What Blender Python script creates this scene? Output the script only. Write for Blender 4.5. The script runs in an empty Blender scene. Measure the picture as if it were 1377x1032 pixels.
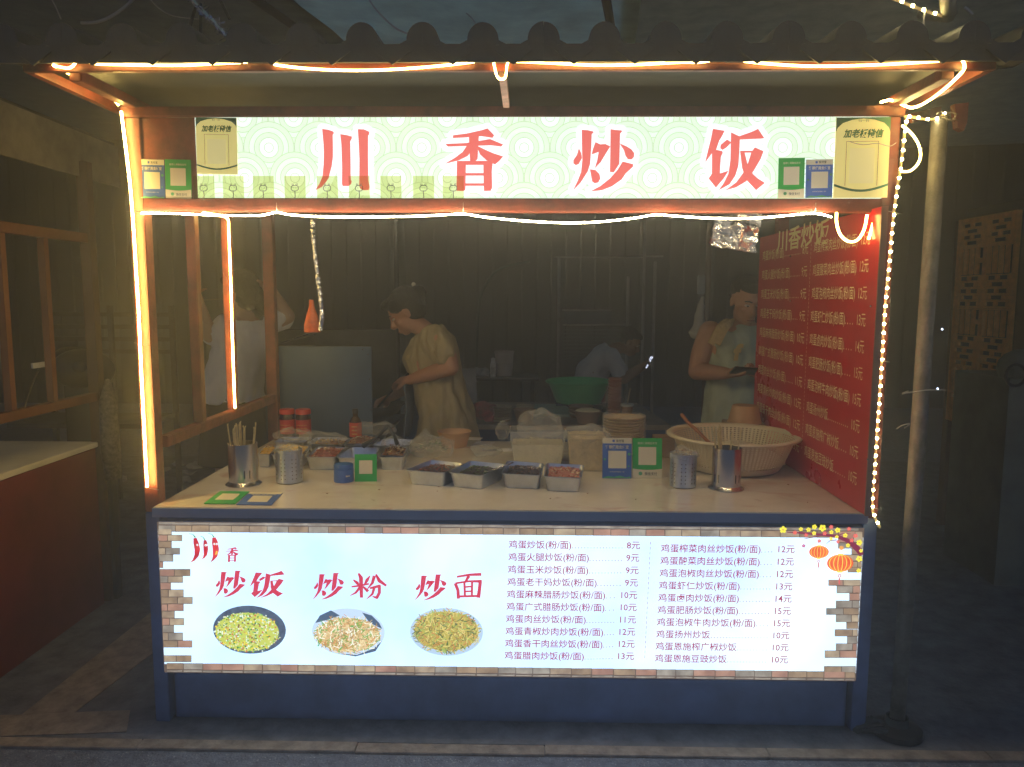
import bpy, bmesh, math, random
import numpy as np
from mathutils import Vector, Matrix, noise
random.seed(7)
scene = bpy.context.scene
COL = scene.collection
R = math.radians

# ------------------------------------------------------------------ camera
F_PX, PITCH, YAW, ROLL, CAM_D, CAM_X, CAM_H = 1028.4, .11221, .01904, .00343, 2.53748, .06023, 1.5
_cp, _sp, _cy, _sy = math.cos(PITCH), math.sin(PITCH), math.cos(YAW), math.sin(YAW)
FW = Vector((-_sy*_cp, _cy*_cp, -_sp)); _r = Vector((_cy, _sy, 0)); _u = _r.cross(FW)
_cr, _sr = math.cos(ROLL), math.sin(ROLL)
RT = _cr*_r + _sr*_u; UP = -_sr*_r + _cr*_u
EYE = Vector((CAM_X, -CAM_D, CAM_H))
cam = bpy.data.cameras.new('camera'); camo = bpy.data.objects.new('camera', cam); COL.objects.link(camo)
m = Matrix.Identity(4)
for i in range(3):
    m[i][0], m[i][1], m[i][2], m[i][3] = RT[i], UP[i], -FW[i], EYE[i]
camo.matrix_world = m
cam.sensor_width = 36; cam.lens = F_PX/1377*36; cam.clip_start = .05; cam.clip_end = 400
scene.camera = camo

# ------------------------------------------------------------------ world, exposure
w = bpy.data.worlds.new('World'); scene.world = w; w.use_nodes = True
bg = w.node_tree.nodes['Background']
bg.inputs[0].default_value = (.36, .56, 1, 1); bg.inputs[1].default_value = .17
scene.view_settings.view_transform = 'Standard'; scene.view_settings.look = 'None'
scene.view_settings.exposure = .4; scene.view_settings.gamma = 1
scene.view_settings.use_curve_mapping = False
scene.cycles.max_bounces = 6; scene.cycles.transparent_max_bounces = 24
scene.cycles.volume_bounces = 0
scene.cycles.use_denoising = True
STRIP = 60.0      # radiance of the LED strips
GLOW_DENSITY = .046; GLOW_G = .72  # scattering volume added in place of lens glow

# ------------------------------------------------------------------ layout helpers: photo pixel -> point on a plane of the place
def ray(u, v): return FW + RT*((u-688.5)/F_PX) + UP*((516-v)/F_PX)
def PY(u, v, y=0.): d = ray(u, v); return EYE + d*((y-EYE.y)/d.y)
def PZ(u, v, z=0.): d = ray(u, v); return EYE + d*((z-EYE.z)/d.z)
def PX(u, v, x=0.): d = ray(u, v); return EYE + d*((x-EYE.x)/d.x)
V = Vector
def proj(p):
    d = Vector(p)-EYE; z = d.dot(FW); return 688.5+F_PX*d.dot(RT)/z, 516-F_PX*d.dot(UP)/z

# ------------------------------------------------------------------ materials
MATS = {}
def mat(name, col, rough=.55, metal=0., var=.15, scale=6., bump=0., bscale=40., emit=0., ecol=None, dirt=None, coat=0.):
    if name in MATS: return MATS[name]
    m = bpy.data.materials.new(name); m.use_nodes = True; nt = m.node_tree; b = nt.nodes['Principled BSDF']
    MATS[name] = m
    b.inputs['Roughness'].default_value = rough; b.inputs['Metallic'].default_value = metal
    b.inputs['Base Color'].default_value = (*col, 1)
    if coat: b.inputs['Coat Weight'].default_value = coat
    tc = nt.nodes.new('ShaderNodeTexCoord')
    if var or dirt:
        n = nt.nodes.new('ShaderNodeTexNoise'); n.inputs['Scale'].default_value = scale; n.inputs['Detail'].default_value = 6
        n.inputs['Roughness'].default_value = .65
        nt.links.new(tc.outputs['Object'], n.inputs['Vector'])
        r = nt.nodes.new('ShaderNodeValToRGB'); nt.links.new(n.outputs[0], r.inputs[0])
        r.color_ramp.elements[0].position = .3; r.color_ramp.elements[1].position = .7
        r.color_ramp.elements[0].color = (*[c*(1-var) for c in (dirt or col)], 1)
        r.color_ramp.elements[1].color = (*[min(1, c*(1+var)) for c in col], 1)
        nt.links.new(r.outputs[0], b.inputs['Base Color'])
        mr = nt.nodes.new('ShaderNodeMapRange'); nt.links.new(n.outputs[0], mr.inputs[0])
        mr.inputs[3].default_value = min(1, rough*1.25); mr.inputs[4].default_value = rough*.8
        nt.links.new(mr.outputs[0], b.inputs['Roughness'])
    if bump:
        n2 = nt.nodes.new('ShaderNodeTexNoise'); n2.inputs['Scale'].default_value = bscale; n2.inputs['Detail'].default_value = 4
        nt.links.new(tc.outputs['Object'], n2.inputs['Vector'])
        bp = nt.nodes.new('ShaderNodeBump'); bp.inputs['Strength'].default_value = bump; bp.inputs['Distance'].default_value = .01
        nt.links.new(n2.outputs[0], bp.inputs['Height']); nt.links.new(bp.outputs[0], b.inputs['Normal'])
    if emit:
        b.inputs['Emission Color'].default_value = (*(ecol or col), 1); b.inputs['Emission Strength'].default_value = emit
    return m
def emis(name, col, s=1., var=0., scale=8., col2=None):
    """backlit print or lamp: emits its own colour"""
    if name in MATS: return MATS[name]
    m = bpy.data.materials.new(name); m.use_nodes = True; nt = m.node_tree; MATS[name] = m
    b = nt.nodes['Principled BSDF']; b.inputs['Base Color'].default_value = (*[c*.35 for c in col], 1)
    b.inputs['Roughness'].default_value = .35
    b.inputs['Emission Color'].default_value = (*col, 1); b.inputs['Emission Strength'].default_value = s
    if var or col2:
        tc = nt.nodes.new('ShaderNodeTexCoord')
        n = nt.nodes.new('ShaderNodeTexNoise'); n.inputs['Scale'].default_value = scale; n.inputs['Detail'].default_value = 4
        nt.links.new(tc.outputs['Object'], n.inputs['Vector'])
        r = nt.nodes.new('ShaderNodeValToRGB'); nt.links.new(n.outputs[0], r.inputs[0])
        r.color_ramp.elements[0].position = .35; r.color_ramp.elements[1].position = .68
        r.color_ramp.elements[0].color = (*(col2 or [c*(1-var) for c in col]), 1); r.color_ramp.elements[1].color = (*col, 1)
        nt.links.new(r.outputs[0], b.inputs['Emission Color'])
    return m
def plastic(name, col=(.9, .93, .95), amount=.16, rough=.12):
    """thin clear film: mostly see-through, with some gloss and milkiness"""
    if name in MATS: return MATS[name]
    m = bpy.data.materials.new(name); m.use_nodes = True; nt = m.node_tree; MATS[name] = m
    b = nt.nodes['Principled BSDF']; b.inputs['Base Color'].default_value = (*col, 1); b.inputs['Roughness'].default_value = rough
    b.inputs['Specular IOR Level'].default_value = .9
    t = nt.nodes.new('ShaderNodeBsdfTransparent'); mx = nt.nodes.new('ShaderNodeMixShader')
    fr = nt.nodes.new('ShaderNodeLayerWeight'); fr.inputs[0].default_value = .35
    mr = nt.nodes.new('ShaderNodeMapRange'); mr.inputs[3].default_value = amount; mr.inputs[4].default_value = min(1, amount+.4)
    nt.links.new(fr.outputs['Facing'], mr.inputs[0]); nt.links.new(mr.outputs[0], mx.inputs[0])
    nt.links.new(t.outputs[0], mx.inputs[1]); nt.links.new(b.outputs[0], mx.inputs[2])
    nt.links.new(mx.outputs[0], nt.nodes['Material Output'].inputs['Surface'])
    return m

RED = mat('red_paint', (.20, .042, .022), .45, var=.4, scale=11, dirt=(.13, .045, .03), bump=.25)
REDBOARD = mat('red_board', (.56, .014, .024), .28, var=.12, scale=2)
DARKSTEEL = mat('dark_steel', (.05, .055, .065), .5, .3, var=.3)
STEEL = mat('stainless', (.62, .61, .6), .24, 1., var=.08, scale=14)
STEELB = mat('stainless_brushed', (.62, .67, .76), .33, 1., var=.1, scale=25, bump=.05)
GLARE_BLUE = mat('navy_panel', (.07, .125, .27), .42, var=.35, scale=5, bump=.04)  # blue lens glare over the base is put into this colour
BLUEPANEL = mat('blue_sheet', (.06, .11, .2), .35, .2, var=.2, scale=4)
SKIN = mat('skin', (.44, .23, .15), .5, var=.08, scale=12)
HAIR = mat('hair', (.006, .005, .005), .55, var=.3, scale=60, bump=.6, bscale=180)
TILE = mat('roof_tile', (.045, .045, .042), .55, var=.3, scale=8, bump=.15)
SOFFIT = mat('soffit', (.026, .03, .03), .6, var=.2, scale=3)
PAPER = mat('cream_paper', (.78, .72, .5), .5, var=.05)
WHITE = mat('white_plastic', (.75, .75, .72), .35, var=.05)
KRAFT = mat('kraft_paper', (.55, .33, .16), .6, var=.1, scale=12)
BLACK = mat('black_plastic', (.015, .015, .017), .35, var=.2)
WIRE = mat('pale_wire', (.5, .48, .42), .4, var=.1)
FILM = plastic('clear_film', (.85, .88, .85), .07)
FILM2 = plastic('milky_film', (.82, .84, .78), .12, .2)
TUB = plastic('clear_tub', (.8, .83, .8), .22, .15)
FOIL = mat('foil', (.74, .77, .86), .2, 1., var=.1, bump=.8, bscale=45)
LED = emis('led_strip_light', (1, .72, .34), STRIP)
LEDDOT = emis('led_dot_light', (1, .80, .38), 120)
LEDTAPE = mat('led_tape', (.6, .5, .25), .35, var=.1, emit=.25, ecol=(1, .62, .2))
WOOD = mat('bamboo', (.5, .34, .14), .55, var=.25, scale=30)

# ------------------------------------------------------------------ mesh builder
class B:
    def __init__(s): s.v = []; s.f = []; s.m = []
    def add(s, vs, fs, mi=0):
        o = len(s.v); s.v += [tuple(p) for p in vs]; s.f += [tuple(i+o for i in f) for f in fs]; s.m += [mi]*len(fs); return s
    def box(s, c, d, mi=0, rot=None):
        c = V(c); hx, hy, hz = d[0]/2, d[1]/2, d[2]/2
        ps = [V((x, y, z)) for z in (-hz, hz) for y in (-hy, hy) for x in (-hx, hx)]
        if rot is not None: ps = [rot @ p for p in ps]
        return s.add([c+p for p in ps], [(0, 2, 3, 1), (4, 5, 7, 6), (0, 1, 5, 4), (2, 6, 7, 3), (0, 4, 6, 2), (1, 3, 7, 5)], mi)
    def bb(s, a, b, mi=0):
        return s.box([(a[i]+b[i])/2 for i in range(3)], [abs(a[i]-b[i]) for i in range(3)], mi)
    def beam(s, a, b, wd, ht, mi=0, upv=(0, 0, 1)):
        a, b = V(a), V(b); d = (b-a).normalized(); r = d.cross(V(upv))
        if r.length < 1e-4: r = d.cross(V((0, 1, 0)))
        r.normalize(); u = r.cross(d); ps = []
        for c in (a, b):
            for x, z in ((-1, -1), (1, -1), (1, 1), (-1, 1)): ps.append(c+r*(x*wd/2)+u*(z*ht/2))
        return s.add(ps, [(0, 1, 2, 3), (7, 6, 5, 4), (0, 4, 5, 1), (1, 5, 6, 2), (2, 6, 7, 3), (3, 7, 4, 0)], mi)
    def tube(s, pts, r, n=8, mi=0, cap=True):
        pts = [V(p) for p in pts]; rs = r if isinstance(r, (list, tuple)) else [r]*len(pts)
        ref = None; vs = []; fs = []
        for i, p in enumerate(pts):
            t = (pts[min(i+1, len(pts)-1)]-pts[max(i-1, 0)])
            if t.length < 1e-9: t = V((0, 0, 1))
            t.normalize()
            if ref is None:
                ref = t.cross(V((0, 0, 1)));
                if ref.length < .05: ref = t.cross(V((1, 0, 0)))
            ref = (ref - t*ref.dot(t)).normalized(); b = t.cross(ref)
            for k in range(n):
                a = 2*math.pi*k/n; vs.append(p+(ref*math.cos(a)+b*math.sin(a))*rs[i])
        for i in range(len(pts)-1):
            for k in range(n):
                k2 = (k+1) % n; fs.append((i*n+k, i*n+k2, (i+1)*n+k2, (i+1)*n+k))
        if cap: fs += [tuple(range(n-1, -1, -1)), tuple((len(pts)-1)*n+k for k in range(n))]
        return s.add(vs, fs, mi)
    def lathe(s, prof, c=(0, 0, 0), n=32, mi=0, sx=1., sy=1., skip=None, jit=0.):
        c = V(c); vs = []; fs = []
        for r, z in prof:
            for k in range(n):
                a = 2*math.pi*k/n; j = 1+random.uniform(-jit, jit)
                vs.append(c+V((r*sx*j*math.cos(a), r*sy*j*math.sin(a), z)))
        for i in range(len(prof)-1):
            for k in range(n):
                if skip and skip(i, k): continue
                k2 = (k+1) % n; fs.append((i*n+k, i*n+k2, (i+1)*n+k2, (i+1)*n+k))
        return s.add(vs, fs, mi)
    def ball(s, c, rad, n=10, mi=0, rot=None):
        c = V(c); rx, ry, rz = (rad,)*3 if not isinstance(rad, (tuple, list)) else rad
        vs = [V((0, 0, -rz))]; fs = []
        for i in range(1, n):
            t = math.pi*i/n-math.pi/2
            for k in range(n*2):
                a = math.pi*k/n; vs.append(V((rx*math.cos(t)*math.cos(a), ry*math.cos(t)*math.sin(a), rz*math.sin(t))))
        vs.append(V((0, 0, rz))); N = n*2
        for k in range(N): fs.append((0, 1+(k+1) % N, 1+k))
        for i in range(n-2):
            for k in range(N): fs.append((1+i*N+k, 1+i*N+(k+1) % N, 1+(i+1)*N+(k+1) % N, 1+(i+1)*N+k))
        L = len(vs)-1
        for k in range(N): fs.append((L, 1+(n-2)*N+k, 1+(n-2)*N+(k+1) % N))
        if rot is not None: vs = [rot @ p for p in vs]
        return s.add([c+p for p in vs], fs, mi)
    def poly(s, pts, mi=0): return s.add(pts, [tuple(range(len(pts)))], mi)
    def slab(s, pts, off, mi=0):
        """polygon with thickness: pts plus pts moved by off"""
        n = len(pts); off = V(off); a = [V(p) for p in pts]; b = [p+off for p in a]
        fs = [tuple(range(n)), tuple(range(2*n-1, n-1, -1))] + [(i, i+n, (i+1) % n+n, (i+1) % n) for i in range(n)]
        return s.add(a+b, fs, mi)

def link(name, me, parent=None):
    o = bpy.data.objects.new(name, me); COL.objects.link(o)
    if parent is not None: o.parent = parent
    return o
def root_loc(p):
    t = V((0, 0, 0))
    while p is not None: t += p.location; p = p.parent
    return t
def tag(o, label=None, cat=None, group=None, kind=None):
    if label: o['label'] = label
    if cat: o['category'] = cat
    if group: o['group'] = group
    if kind: o['kind'] = kind
    return o
def mk(name, b, mats, parent=None, label=None, cat=None, group=None, kind=None, smooth=False, local=False, bevel=0, auto=None):
    mats = mats if isinstance(mats, (list, tuple)) else [mats]
    vs = np.array([tuple(p) for p in b.v], dtype=float)
    if parent is not None and not local: off = root_loc(parent)
    elif parent is None and not local: off = V(((vs[:, 0].min()+vs[:, 0].max())/2, (vs[:, 1].min()+vs[:, 1].max())/2, vs[:, 2].min()))
    else: off = V((0, 0, 0))
    vs = vs-np.array(off)
    me = bpy.data.meshes.new(name); me.from_pydata([tuple(p) for p in vs], [], b.f)
    for mm in mats: me.materials.append(mm)
    if len(mats) > 1: me.polygons.foreach_set('material_index', b.m)
    bm = bmesh.new(); bm.from_mesh(me); bmesh.ops.recalc_face_normals(bm, faces=bm.faces)
    if bevel: bmesh.ops.bevel(bm, geom=bm.edges[:], offset=bevel, segments=2, affect='EDGES', clamp_overlap=True)
    bm.to_mesh(me); bm.free()
    if smooth: me.shade_smooth()
    if auto: me.set_sharp_from_angle(angle=R(auto))
    me.update()
    o = link(name, me, parent)
    if parent is None and not local: o.location = off
    return tag(o, label, cat, group, kind)
def thing(name, label, cat, loc=(0, 0, 0), group=None, rz=0):
    o = bpy.data.objects.new(name, None); COL.objects.link(o); o.location = loc; o.rotation_euler.z = rz
    o.empty_display_size = .05
    return tag(o, label, cat, group)
def copy_tree(o, parent=None):
    c = o.copy(); COL.objects.link(c)
    if parent is not None: c.parent = parent
    for ch in [x for x in bpy.data.objects if x.parent == o]: copy_tree(ch, c)
    return c

# text, converted to a mesh from Blender's own font
_tc = {}
def text2d(body, res=2, fat=0.):
    k = (body, res, fat)
    if k in _tc: return _tc[k]
    c = bpy.data.curves.new('t', 'FONT'); c.body = body; c.resolution_u = res; c.offset = fat
    o = bpy.data.objects.new('t', c); COL.objects.link(o); bpy.context.view_layer.update()
    me = bpy.data.meshes.new_from_object(o)
    vs = np.array([v.co[:2] for v in me.vertices]); fs = [tuple(p.vertices) for p in me.polygons]
    bpy.data.objects.remove(o); bpy.data.curves.remove(c); bpy.data.meshes.remove(me)
    _tc[k] = (vs, fs); return _tc[k]
def put_text(b, body, org, rt, up, em, width=None, mi=0, res=2, align='L', fat=0., shear=0.):
    """org = baseline start; rt, up = unit vectors; em = size; width = total width (stretched)"""
    vs, fs = text2d(body, res, fat)
    if len(vs) == 0: return 0
    wd = vs[:, 0].max(); sx = em if width is None else width/wd
    x0 = 0 if align == 'L' else (-wd*sx if align == 'R' else -wd*sx/2)
    org, rt, up = V(org), V(rt), V(up)
    b.add([org+rt*(x0+x*sx+shear*y*em)+up*(y*em) for x, y in vs], fs, mi); return wd*sx

# ================================================================== SETTING
GROUND = mat('asphalt', (.17, .19, .235), .75, var=.35, scale=30, bump=.9, bscale=120)
def speck(m, scale=260, amt=.25):
    nt = m.node_tree; b = nt.nodes['Principled BSDF']; src = b.inputs['Base Color'].links[0].from_socket
    tc = nt.nodes.new('ShaderNodeTexCoord'); v = nt.nodes.new('ShaderNodeTexVoronoi'); v.inputs['Scale'].default_value = scale
    nt.links.new(tc.outputs['Object'], v.inputs['Vector'])
    r = nt.nodes.new('ShaderNodeValToRGB'); nt.links.new(v.outputs['Color'], r.inputs[0])
    r.color_ramp.elements[0].position = .78; r.color_ramp.elements[0].color = (0, 0, 0, 1); r.color_ramp.elements[1].position = .95
    r.color_ramp.elements[1].color = (amt, amt, amt*.9, 1)
    a = nt.nodes.new('ShaderNodeMix'); a.data_type = 'RGBA'; a.blend_type = 'ADD'; a.inputs[0].default_value = 1
    nt.links.new(src, a.inputs[6]); nt.links.new(r.outputs[0], a.inputs[7]); nt.links.new(a.outputs[2], b.inputs['Base Color'])
speck(GROUND)
PAVE = mat('old_concrete', (.14, .15, .17), .8, var=.45, scale=9, bump=.5, bscale=60)
CONC = mat('pale_concrete', (.30, .25, .2), .8, var=.45, scale=14, bump=.5, bscale=70)
b = B(); b.poly([(-60, -12, -.008), (60, -12, -.008), (60, 90, -.008), (-60, 90, -.008)])
mk('ground', b, GROUND, kind='structure', local=True)
def kerb_y(x): return PZ(688+x*405, 1003, 0).y
b = B(); b.bb((-8, -.105, -.0075), (8, 4.5, -.002)); mk('pavement', b, PAVE, kind='structure', local=True)
# kerb stones, each a piece
kr = thing('kerb', None, None, (0, 0, 0)); kr['kind'] = 'structure'; del_keys = None
x = -8.
while x < 8:
    L = random.uniform(.62, .8); b = B(); j = random.uniform(-.004, .004)
    b.bb((x+.001, -.162+j, -.03), (x+L-.001, -.107+j, .002+random.uniform(-.002, .002)))
    mk('kerb_stone', b, CONC, kr, bevel=.002); x += L
b = B()
q = [PZ(u, v, .002) for u, v in ((205, 822), (205, 878), (95, 962), (28, 962))]
b.slab(q, (0, 0, -.003)); mk('concrete_strip', b, CONC, kind='structure')  # pale strip laid flat on the pavement
b = B(); q = [PZ(u, v, .002) for u, v in ((0, 962), (175, 955), (170, 984), (0, 990))]
b.slab(q, (0, 0, -.003)); mk('concrete_patch', b, CONC, kind='structure')  # second pale sheet on the pavement

# ================================================================== THE STALL
XL, XR = -1.2, 1.2
Y0, YB = 0., 1.22
ZC = PY(690, 686, -.04).z          # counter top
ZBT = PY(690, 143, 0).z            # top of the upper front beam
ZB2 = PY(690, 157, 0).z
ZS1 = PY(690, 267, 0).z            # top of the lower beam
ZS0 = PY(690, 285, 0).z
stall = thing('food_stall', 'red framed street food stall with grey tiled roof, pale counter and navy base', 'food stall', (0, 0, 0))
PW = .05
def post(x, y, z0, z1, mt=RED, wd=PW):
    b = B(); b.bb((x-wd/2, y-wd/2, z0), (x+wd/2, y+wd/2, z1)); return mk('post', b, mt, stall, bevel=.003)
post(XL-PW/2+.002, Y0+PW/2, ZC-.03, ZB2-.002); post(XR+PW/2-.002, Y0+PW/2, ZC-.03, ZB2-.002)
post(XL-PW/2+.002, Y0+PW/2, 0, ZC-.032, GLARE_BLUE); post(XR+PW/2-.002, Y0+PW/2, 0, ZC-.032, GLARE_BLUE)  # shade and blue glare on the lower posts put into their colour
post(XL, YB, 0, ZB2-.002); post(XR+.03, YB-.16, 0, ZB2-.002)
# front beams
b = B(); b.bb((XL-.06, -.004, ZB2), (XR+.06, .05, ZBT)); mk('upper_beam', b, RED, stall, bevel=.003)
b = B(); b.bb((XL+.001, -.002, ZS0), (XR-.001, .048, ZS1)); mk('lower_beam', b, RED, stall, bevel=.003)
for x, yb in ((XL, YB), (XR+.03, YB-.16)):
    b = B(); b.bb((x-.022, .052, ZB2-.05), (x+.022, yb-.027, ZB2-.003)); mk('side_beam', b, RED, stall, bevel=.003)
# left side window frame
zr0 = PX(212, 597, XL).z
b = B(); b.bb((XL-.018, .052, zr0-.02), (XL+.018, YB-.027, zr0+.02)); mk('side_rail', b, RED, stall, bevel=.003)
for u in (262, 308):
    y = PX(u, 400, XL).y
    b = B(); b.bb((XL-.018, y-.02, zr0+.021), (XL+.018, y+.02, ZB2-.052)); mk('mullion', b, RED, stall, bevel=.003)
# red plate left of the sign
b = B(); p0 = PY(178, 158, 0); p1 = PY(267, 268, 0)
b.bb((p0.x, .006, ZS1+.002), (p1.x-.002, .02, ZB2-.002)); mk('red_plate', b, RED, stall, bevel=.002)
b = B(); b.bb((XR-.045, .006, ZS1+.002), (XR-.004, .02, ZB2-.002)); mk('red_plate', b, RED, stall, bevel=.002)
# counter slab with marble look
MARBLE = mat('counter_marble', (.82, .76, .62), .2, var=.1, scale=2.2, dirt=(.72, .65, .5), coat=.3)
def stains(m, col, scale, lo, hi, sy=2.5):
    nt = m.node_tree; bs = nt.nodes['Principled BSDF']; src = bs.inputs['Base Color'].links[0].from_socket
    tc = nt.nodes.new('ShaderNodeTexCoord'); mp = nt.nodes.new('ShaderNodeMapping'); mp.inputs['Scale'].default_value = (1, sy, 1)
    n = nt.nodes.new('ShaderNodeTexNoise'); n.inputs['Scale'].default_value = scale; n.inputs['Detail'].default_value = 5; n.inputs['Distortion'].default_value = 1.2
    nt.links.new(tc.outputs['Object'], mp.inputs[0]); nt.links.new(mp.outputs[0], n.inputs['Vector'])
    r = nt.nodes.new('ShaderNodeMapRange'); r.inputs[1].default_value = lo; r.inputs[2].default_value = hi; r.inputs[4].default_value = .75
    nt.links.new(n.outputs[0], r.inputs[0])
    a = nt.nodes.new('ShaderNodeMix'); a.data_type = 'RGBA'; nt.links.new(r.outputs[0], a.inputs[0])
    nt.links.new(src, a.inputs[6]); a.inputs[7].default_value = (*col, 1); nt.links.new(a.outputs[2], bs.inputs['Base Color'])
stains(MARBLE, (.6, .36, .26), 3.4, .59, .72, 1.6); stains(MARBLE, (.32, .2, .12), 9, .69, .8, 1.3)
b = B(); b.bb((XL-.001, -.045, ZC-.036), (XR-.004, YB-.03, ZC)); mk('counter_top', b, MARBLE, stall, bevel=.004)
SLABE = mat('counter_edge', (.27, .31, .42), .35, var=.15, scale=3)
b = B(); b.bb((XL, -.0475, ZC-.034), (XR-.005, -.0455, ZC-.003)); mk('counter_edge_strip', b, SLABE, stall)
# cabinet under the counter
ZL1, ZL0 = .726, .184
b = B()
b.bb((XL+.012, .03, .002), (XR-.012, .05, ZC-.037))
mk('front_board', b, GLARE_BLUE, stall)
b = B(); b.bb((XL+.03, .0, .03), (XR-.03, .028, ZL0-.004)); mk('plinth_board', b, GLARE_BLUE, stall, bevel=.003)
for x in (XL+.001, XR-.013):
    b = B(); b.bb((x, .052, .002), (x+.012, YB-.05, ZC-.037)); mk('side_board', b, GLARE_BLUE, stall)
b = B(); b.bb((XL+.014, YB-.062, .002), (XR-.014, YB-.05, ZC-.037)); mk('back_board', b, GLARE_BLUE, stall)
# roof: fascia, soffit, tiles
YF = -.36
ZF = PY(690, 82, YF).z; ZFB = PY(690, 95, YF).z
XF0 = PY(30, 90, YF).x; XF1 = PY(1340, 90, YF).x
b = B(); b.bb((XF0, YF, ZFB), (XF1, YF+.02, ZF)); mk('fascia', b, RED, stall, bevel=.002)
for xx in (XF0, XF1-.02):
    b = B(); b.slab([(xx, YF+.022, ZFB), (xx, 1.5, ZFB), (xx, 1.5, ZF+.02), (xx, YF+.022, ZF)], (.02, 0, 0)); mk('side_fascia', b, RED, stall)
for xx in (XF0+.1, XF1-.12):
    b = B(); b.bb((xx, YF+.05, ZFB-.012), (xx+.035, 1.45, ZFB-.001+.02)); mk('side_purlin', b, RED, stall, bevel=.002)
# soffit boards, several long sheets
ys = [YF+.024, -.2, -.06, .25, .6, .95, 1.45]
for i in range(len(ys)-1):
    b = B(); zz = ZFB+.045+i*.004
    b.bb((XF0+.022, ys[i]+.003, zz), (XF1-.022, ys[i+1]-.003, zz+.008)); mk('soffit_board', b, SOFFIT, stall)
b = B(); b.beam(PY(676, 101, YF+.03), PY(681, 141, -.01), .02, .02)
mk('brace', b, mat('pale_red_paint', (.5, .3, .26), .5, var=.4, scale=30), stall)
# right bracket hanging under the eave
b = B(); q = [PY(u, v, .12) for u, v in ((1284, 140), (1303, 138), (1301, 165), (1296, 176), (1288, 172))]
b.slab(q, (0, .03, 0)); mk('bracket', b, RED, stall)
b = B(); b.beam(PY(1222, 160, .06), PY(1262, 150, .3), .02, .03); mk('bracket', b, RED, stall)
# tiles: one long barrel and pan column per piece, stepped courses
pitch_t = (PY(1183, 85, -.38).x-PY(528, 85, -.38).x)/8.
x_tip0 = PY(528, 85, -.38).x
ztip = PY(690, 86, -.385).z; slope = R(5)
ca, sa = math.cos(slope), math.sin(slope)
def tile_mesh():
    b = B(); W = pitch_t; RB = .043; pz = .054
    prof = [(-W/2, pz+RB)]
    for k in range(1, 9): a = k/8*math.pi/2; prof.append((-W/2+RB*math.sin(a), pz-.004+(RB+.004)*math.cos(a)))
    prof += [(-W*.12, pz-.014), (W*.12, pz-.014)]
    for k in range(8, 0, -1): a = k/8*math.pi/2; prof.append((W/2-RB*math.sin(a), pz-.004+(RB+.004)*math.cos(a)))
    prof.append((W/2, pz+RB)); n = len(prof)-1
    course = .3
    for c in range(6):
        y0 = c*course-(.03 if c else 0); y1 = (c+1)*course
        vs = [(x, y0*ca, y0*sa+z) for x, z in prof]+[(x, y0*ca, y0*sa+z+.012) for x, z in prof]+[(x, y1*ca, y1*sa+z+.003) for x, z in prof]; N = n+1
        fs = []
        for k in range(n): fs += [(k, k+1, N+k+1, N+k), (N+k, N+k+1, 2*N+k+1, 2*N+k)]
        b.add(vs, fs)
    b.slab([(-W/2, .004, .006), (W/2, .004, .006), (W/2, .004, pz-.004), (-W/2, .004, pz-.004)], (0, .01, 0))
    m_ = 12; top = []; bot = []
    for k in range(m_+1):
        t = k/m_*2-1; x = t*W*.31
        top.append((x, -.002, pz-.006)); bot.append((x, -.002, -.002+.036*abs(t)**1.03))
    vs = top+bot+[(x, .003, z) for x, y, z in top+bot]; fs = []; N = m_+1
    for k in range(m_): fs += [(k, k+1, N+k+1, N+k), (2*N+k, 3*N+k, 3*N+k+1, 2*N+k+1), (N+k, N+k+1, 3*N+k+1, 3*N+k)]
    b.add(vs, fs)
    b.tube([(x, -.004, z) for x, y, z in bot], .0014, 5)
    for sgn in (-1, 1):
        pts = [(sgn*W/2, -.001, pz-.01)]
        for k in range(9):
            a = k/8*math.pi/2; pts.append((sgn*(W/2-RB*math.sin(a)), -.001, pz-.004+(RB+.014)*math.cos(a)))
        b.poly(pts)
    return b
t0 = None; n0 = int(math.floor((XF0-.05-x_tip0)/pitch_t)); n1 = int(math.ceil((XF1+.05-x_tip0)/pitch_t))
for i in range(n0, n1+1):
    if t0 is None:
        t0 = mk('roof_tile', tile_mesh(), TILE, stall, local=True, smooth=True, auto=35); o = t0
    else:
        o = t0.copy(); COL.objects.link(o)
    o.location = (x_tip0+i*pitch_t, -.385, ztip); o.rotation_euler.y = random.uniform(-.012, .012)
# ================================================================== TOP SIGN (light box with traced characters)
SYB = .002
sg0, sg1 = PY(266, 267, 0).x, PY(1196, 160, 0).x
sign = thing('illuminated_sign', 'long glowing pale green sign with red Chinese characters over the counter opening', 'sign', ((sg0+sg1)/2, .01, ZS1))
GREENP = emis('sign_pale_green', (.80, .97, .80), .84, var=.06)
b = B(); b.bb((sg0, SYB, ZS1+.001), (sg1, SYB+.003, ZB2-.001)); mk('light_panel', b, GREENP, sign)
b = B(); b.bb((sg0, SYB+.0035, ZS1+.001), (sg1, .045, ZB2-.001)); mk('box_case', b, WHITE, sign)
def clip(poly, x0, x1, z0, z1):
    for ax, lim, sgn in ((0, x0, 1), (0, x1, -1), (1, z0, 1), (1, z1, -1)):
        out = []
        for i in range(len(poly)):
            a, c = poly[i-1], poly[i]; da = sgn*(a[ax]-lim); dc = sgn*(c[ax]-lim)
            if (da < 0) != (dc < 0):
                t = da/(da-dc); out.append((a[0]+(c[0]-a[0])*t, a[1]+(c[1]-a[1])*t))
            if dc >= 0: out.append(c)
        poly = out
        if len(poly) < 3: return []
    return poly
def zpx(reg, sc, pts, y): return [PY(reg[0]+a/sc, reg[1]+c/sc, y) for a, c in pts]
c1 = PY(400+1045/6.26, 150+305/6.26, 0); c2 = PY(400+615/6.26, 150+305/6.26, 0); c3 = PY(400+830/6.26, 150+560/6.26, 0)
SP = c1.x-c2.x; RO = SP/2; DZ = c1.z-c3.z
bd = B(); bl = B()
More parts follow.
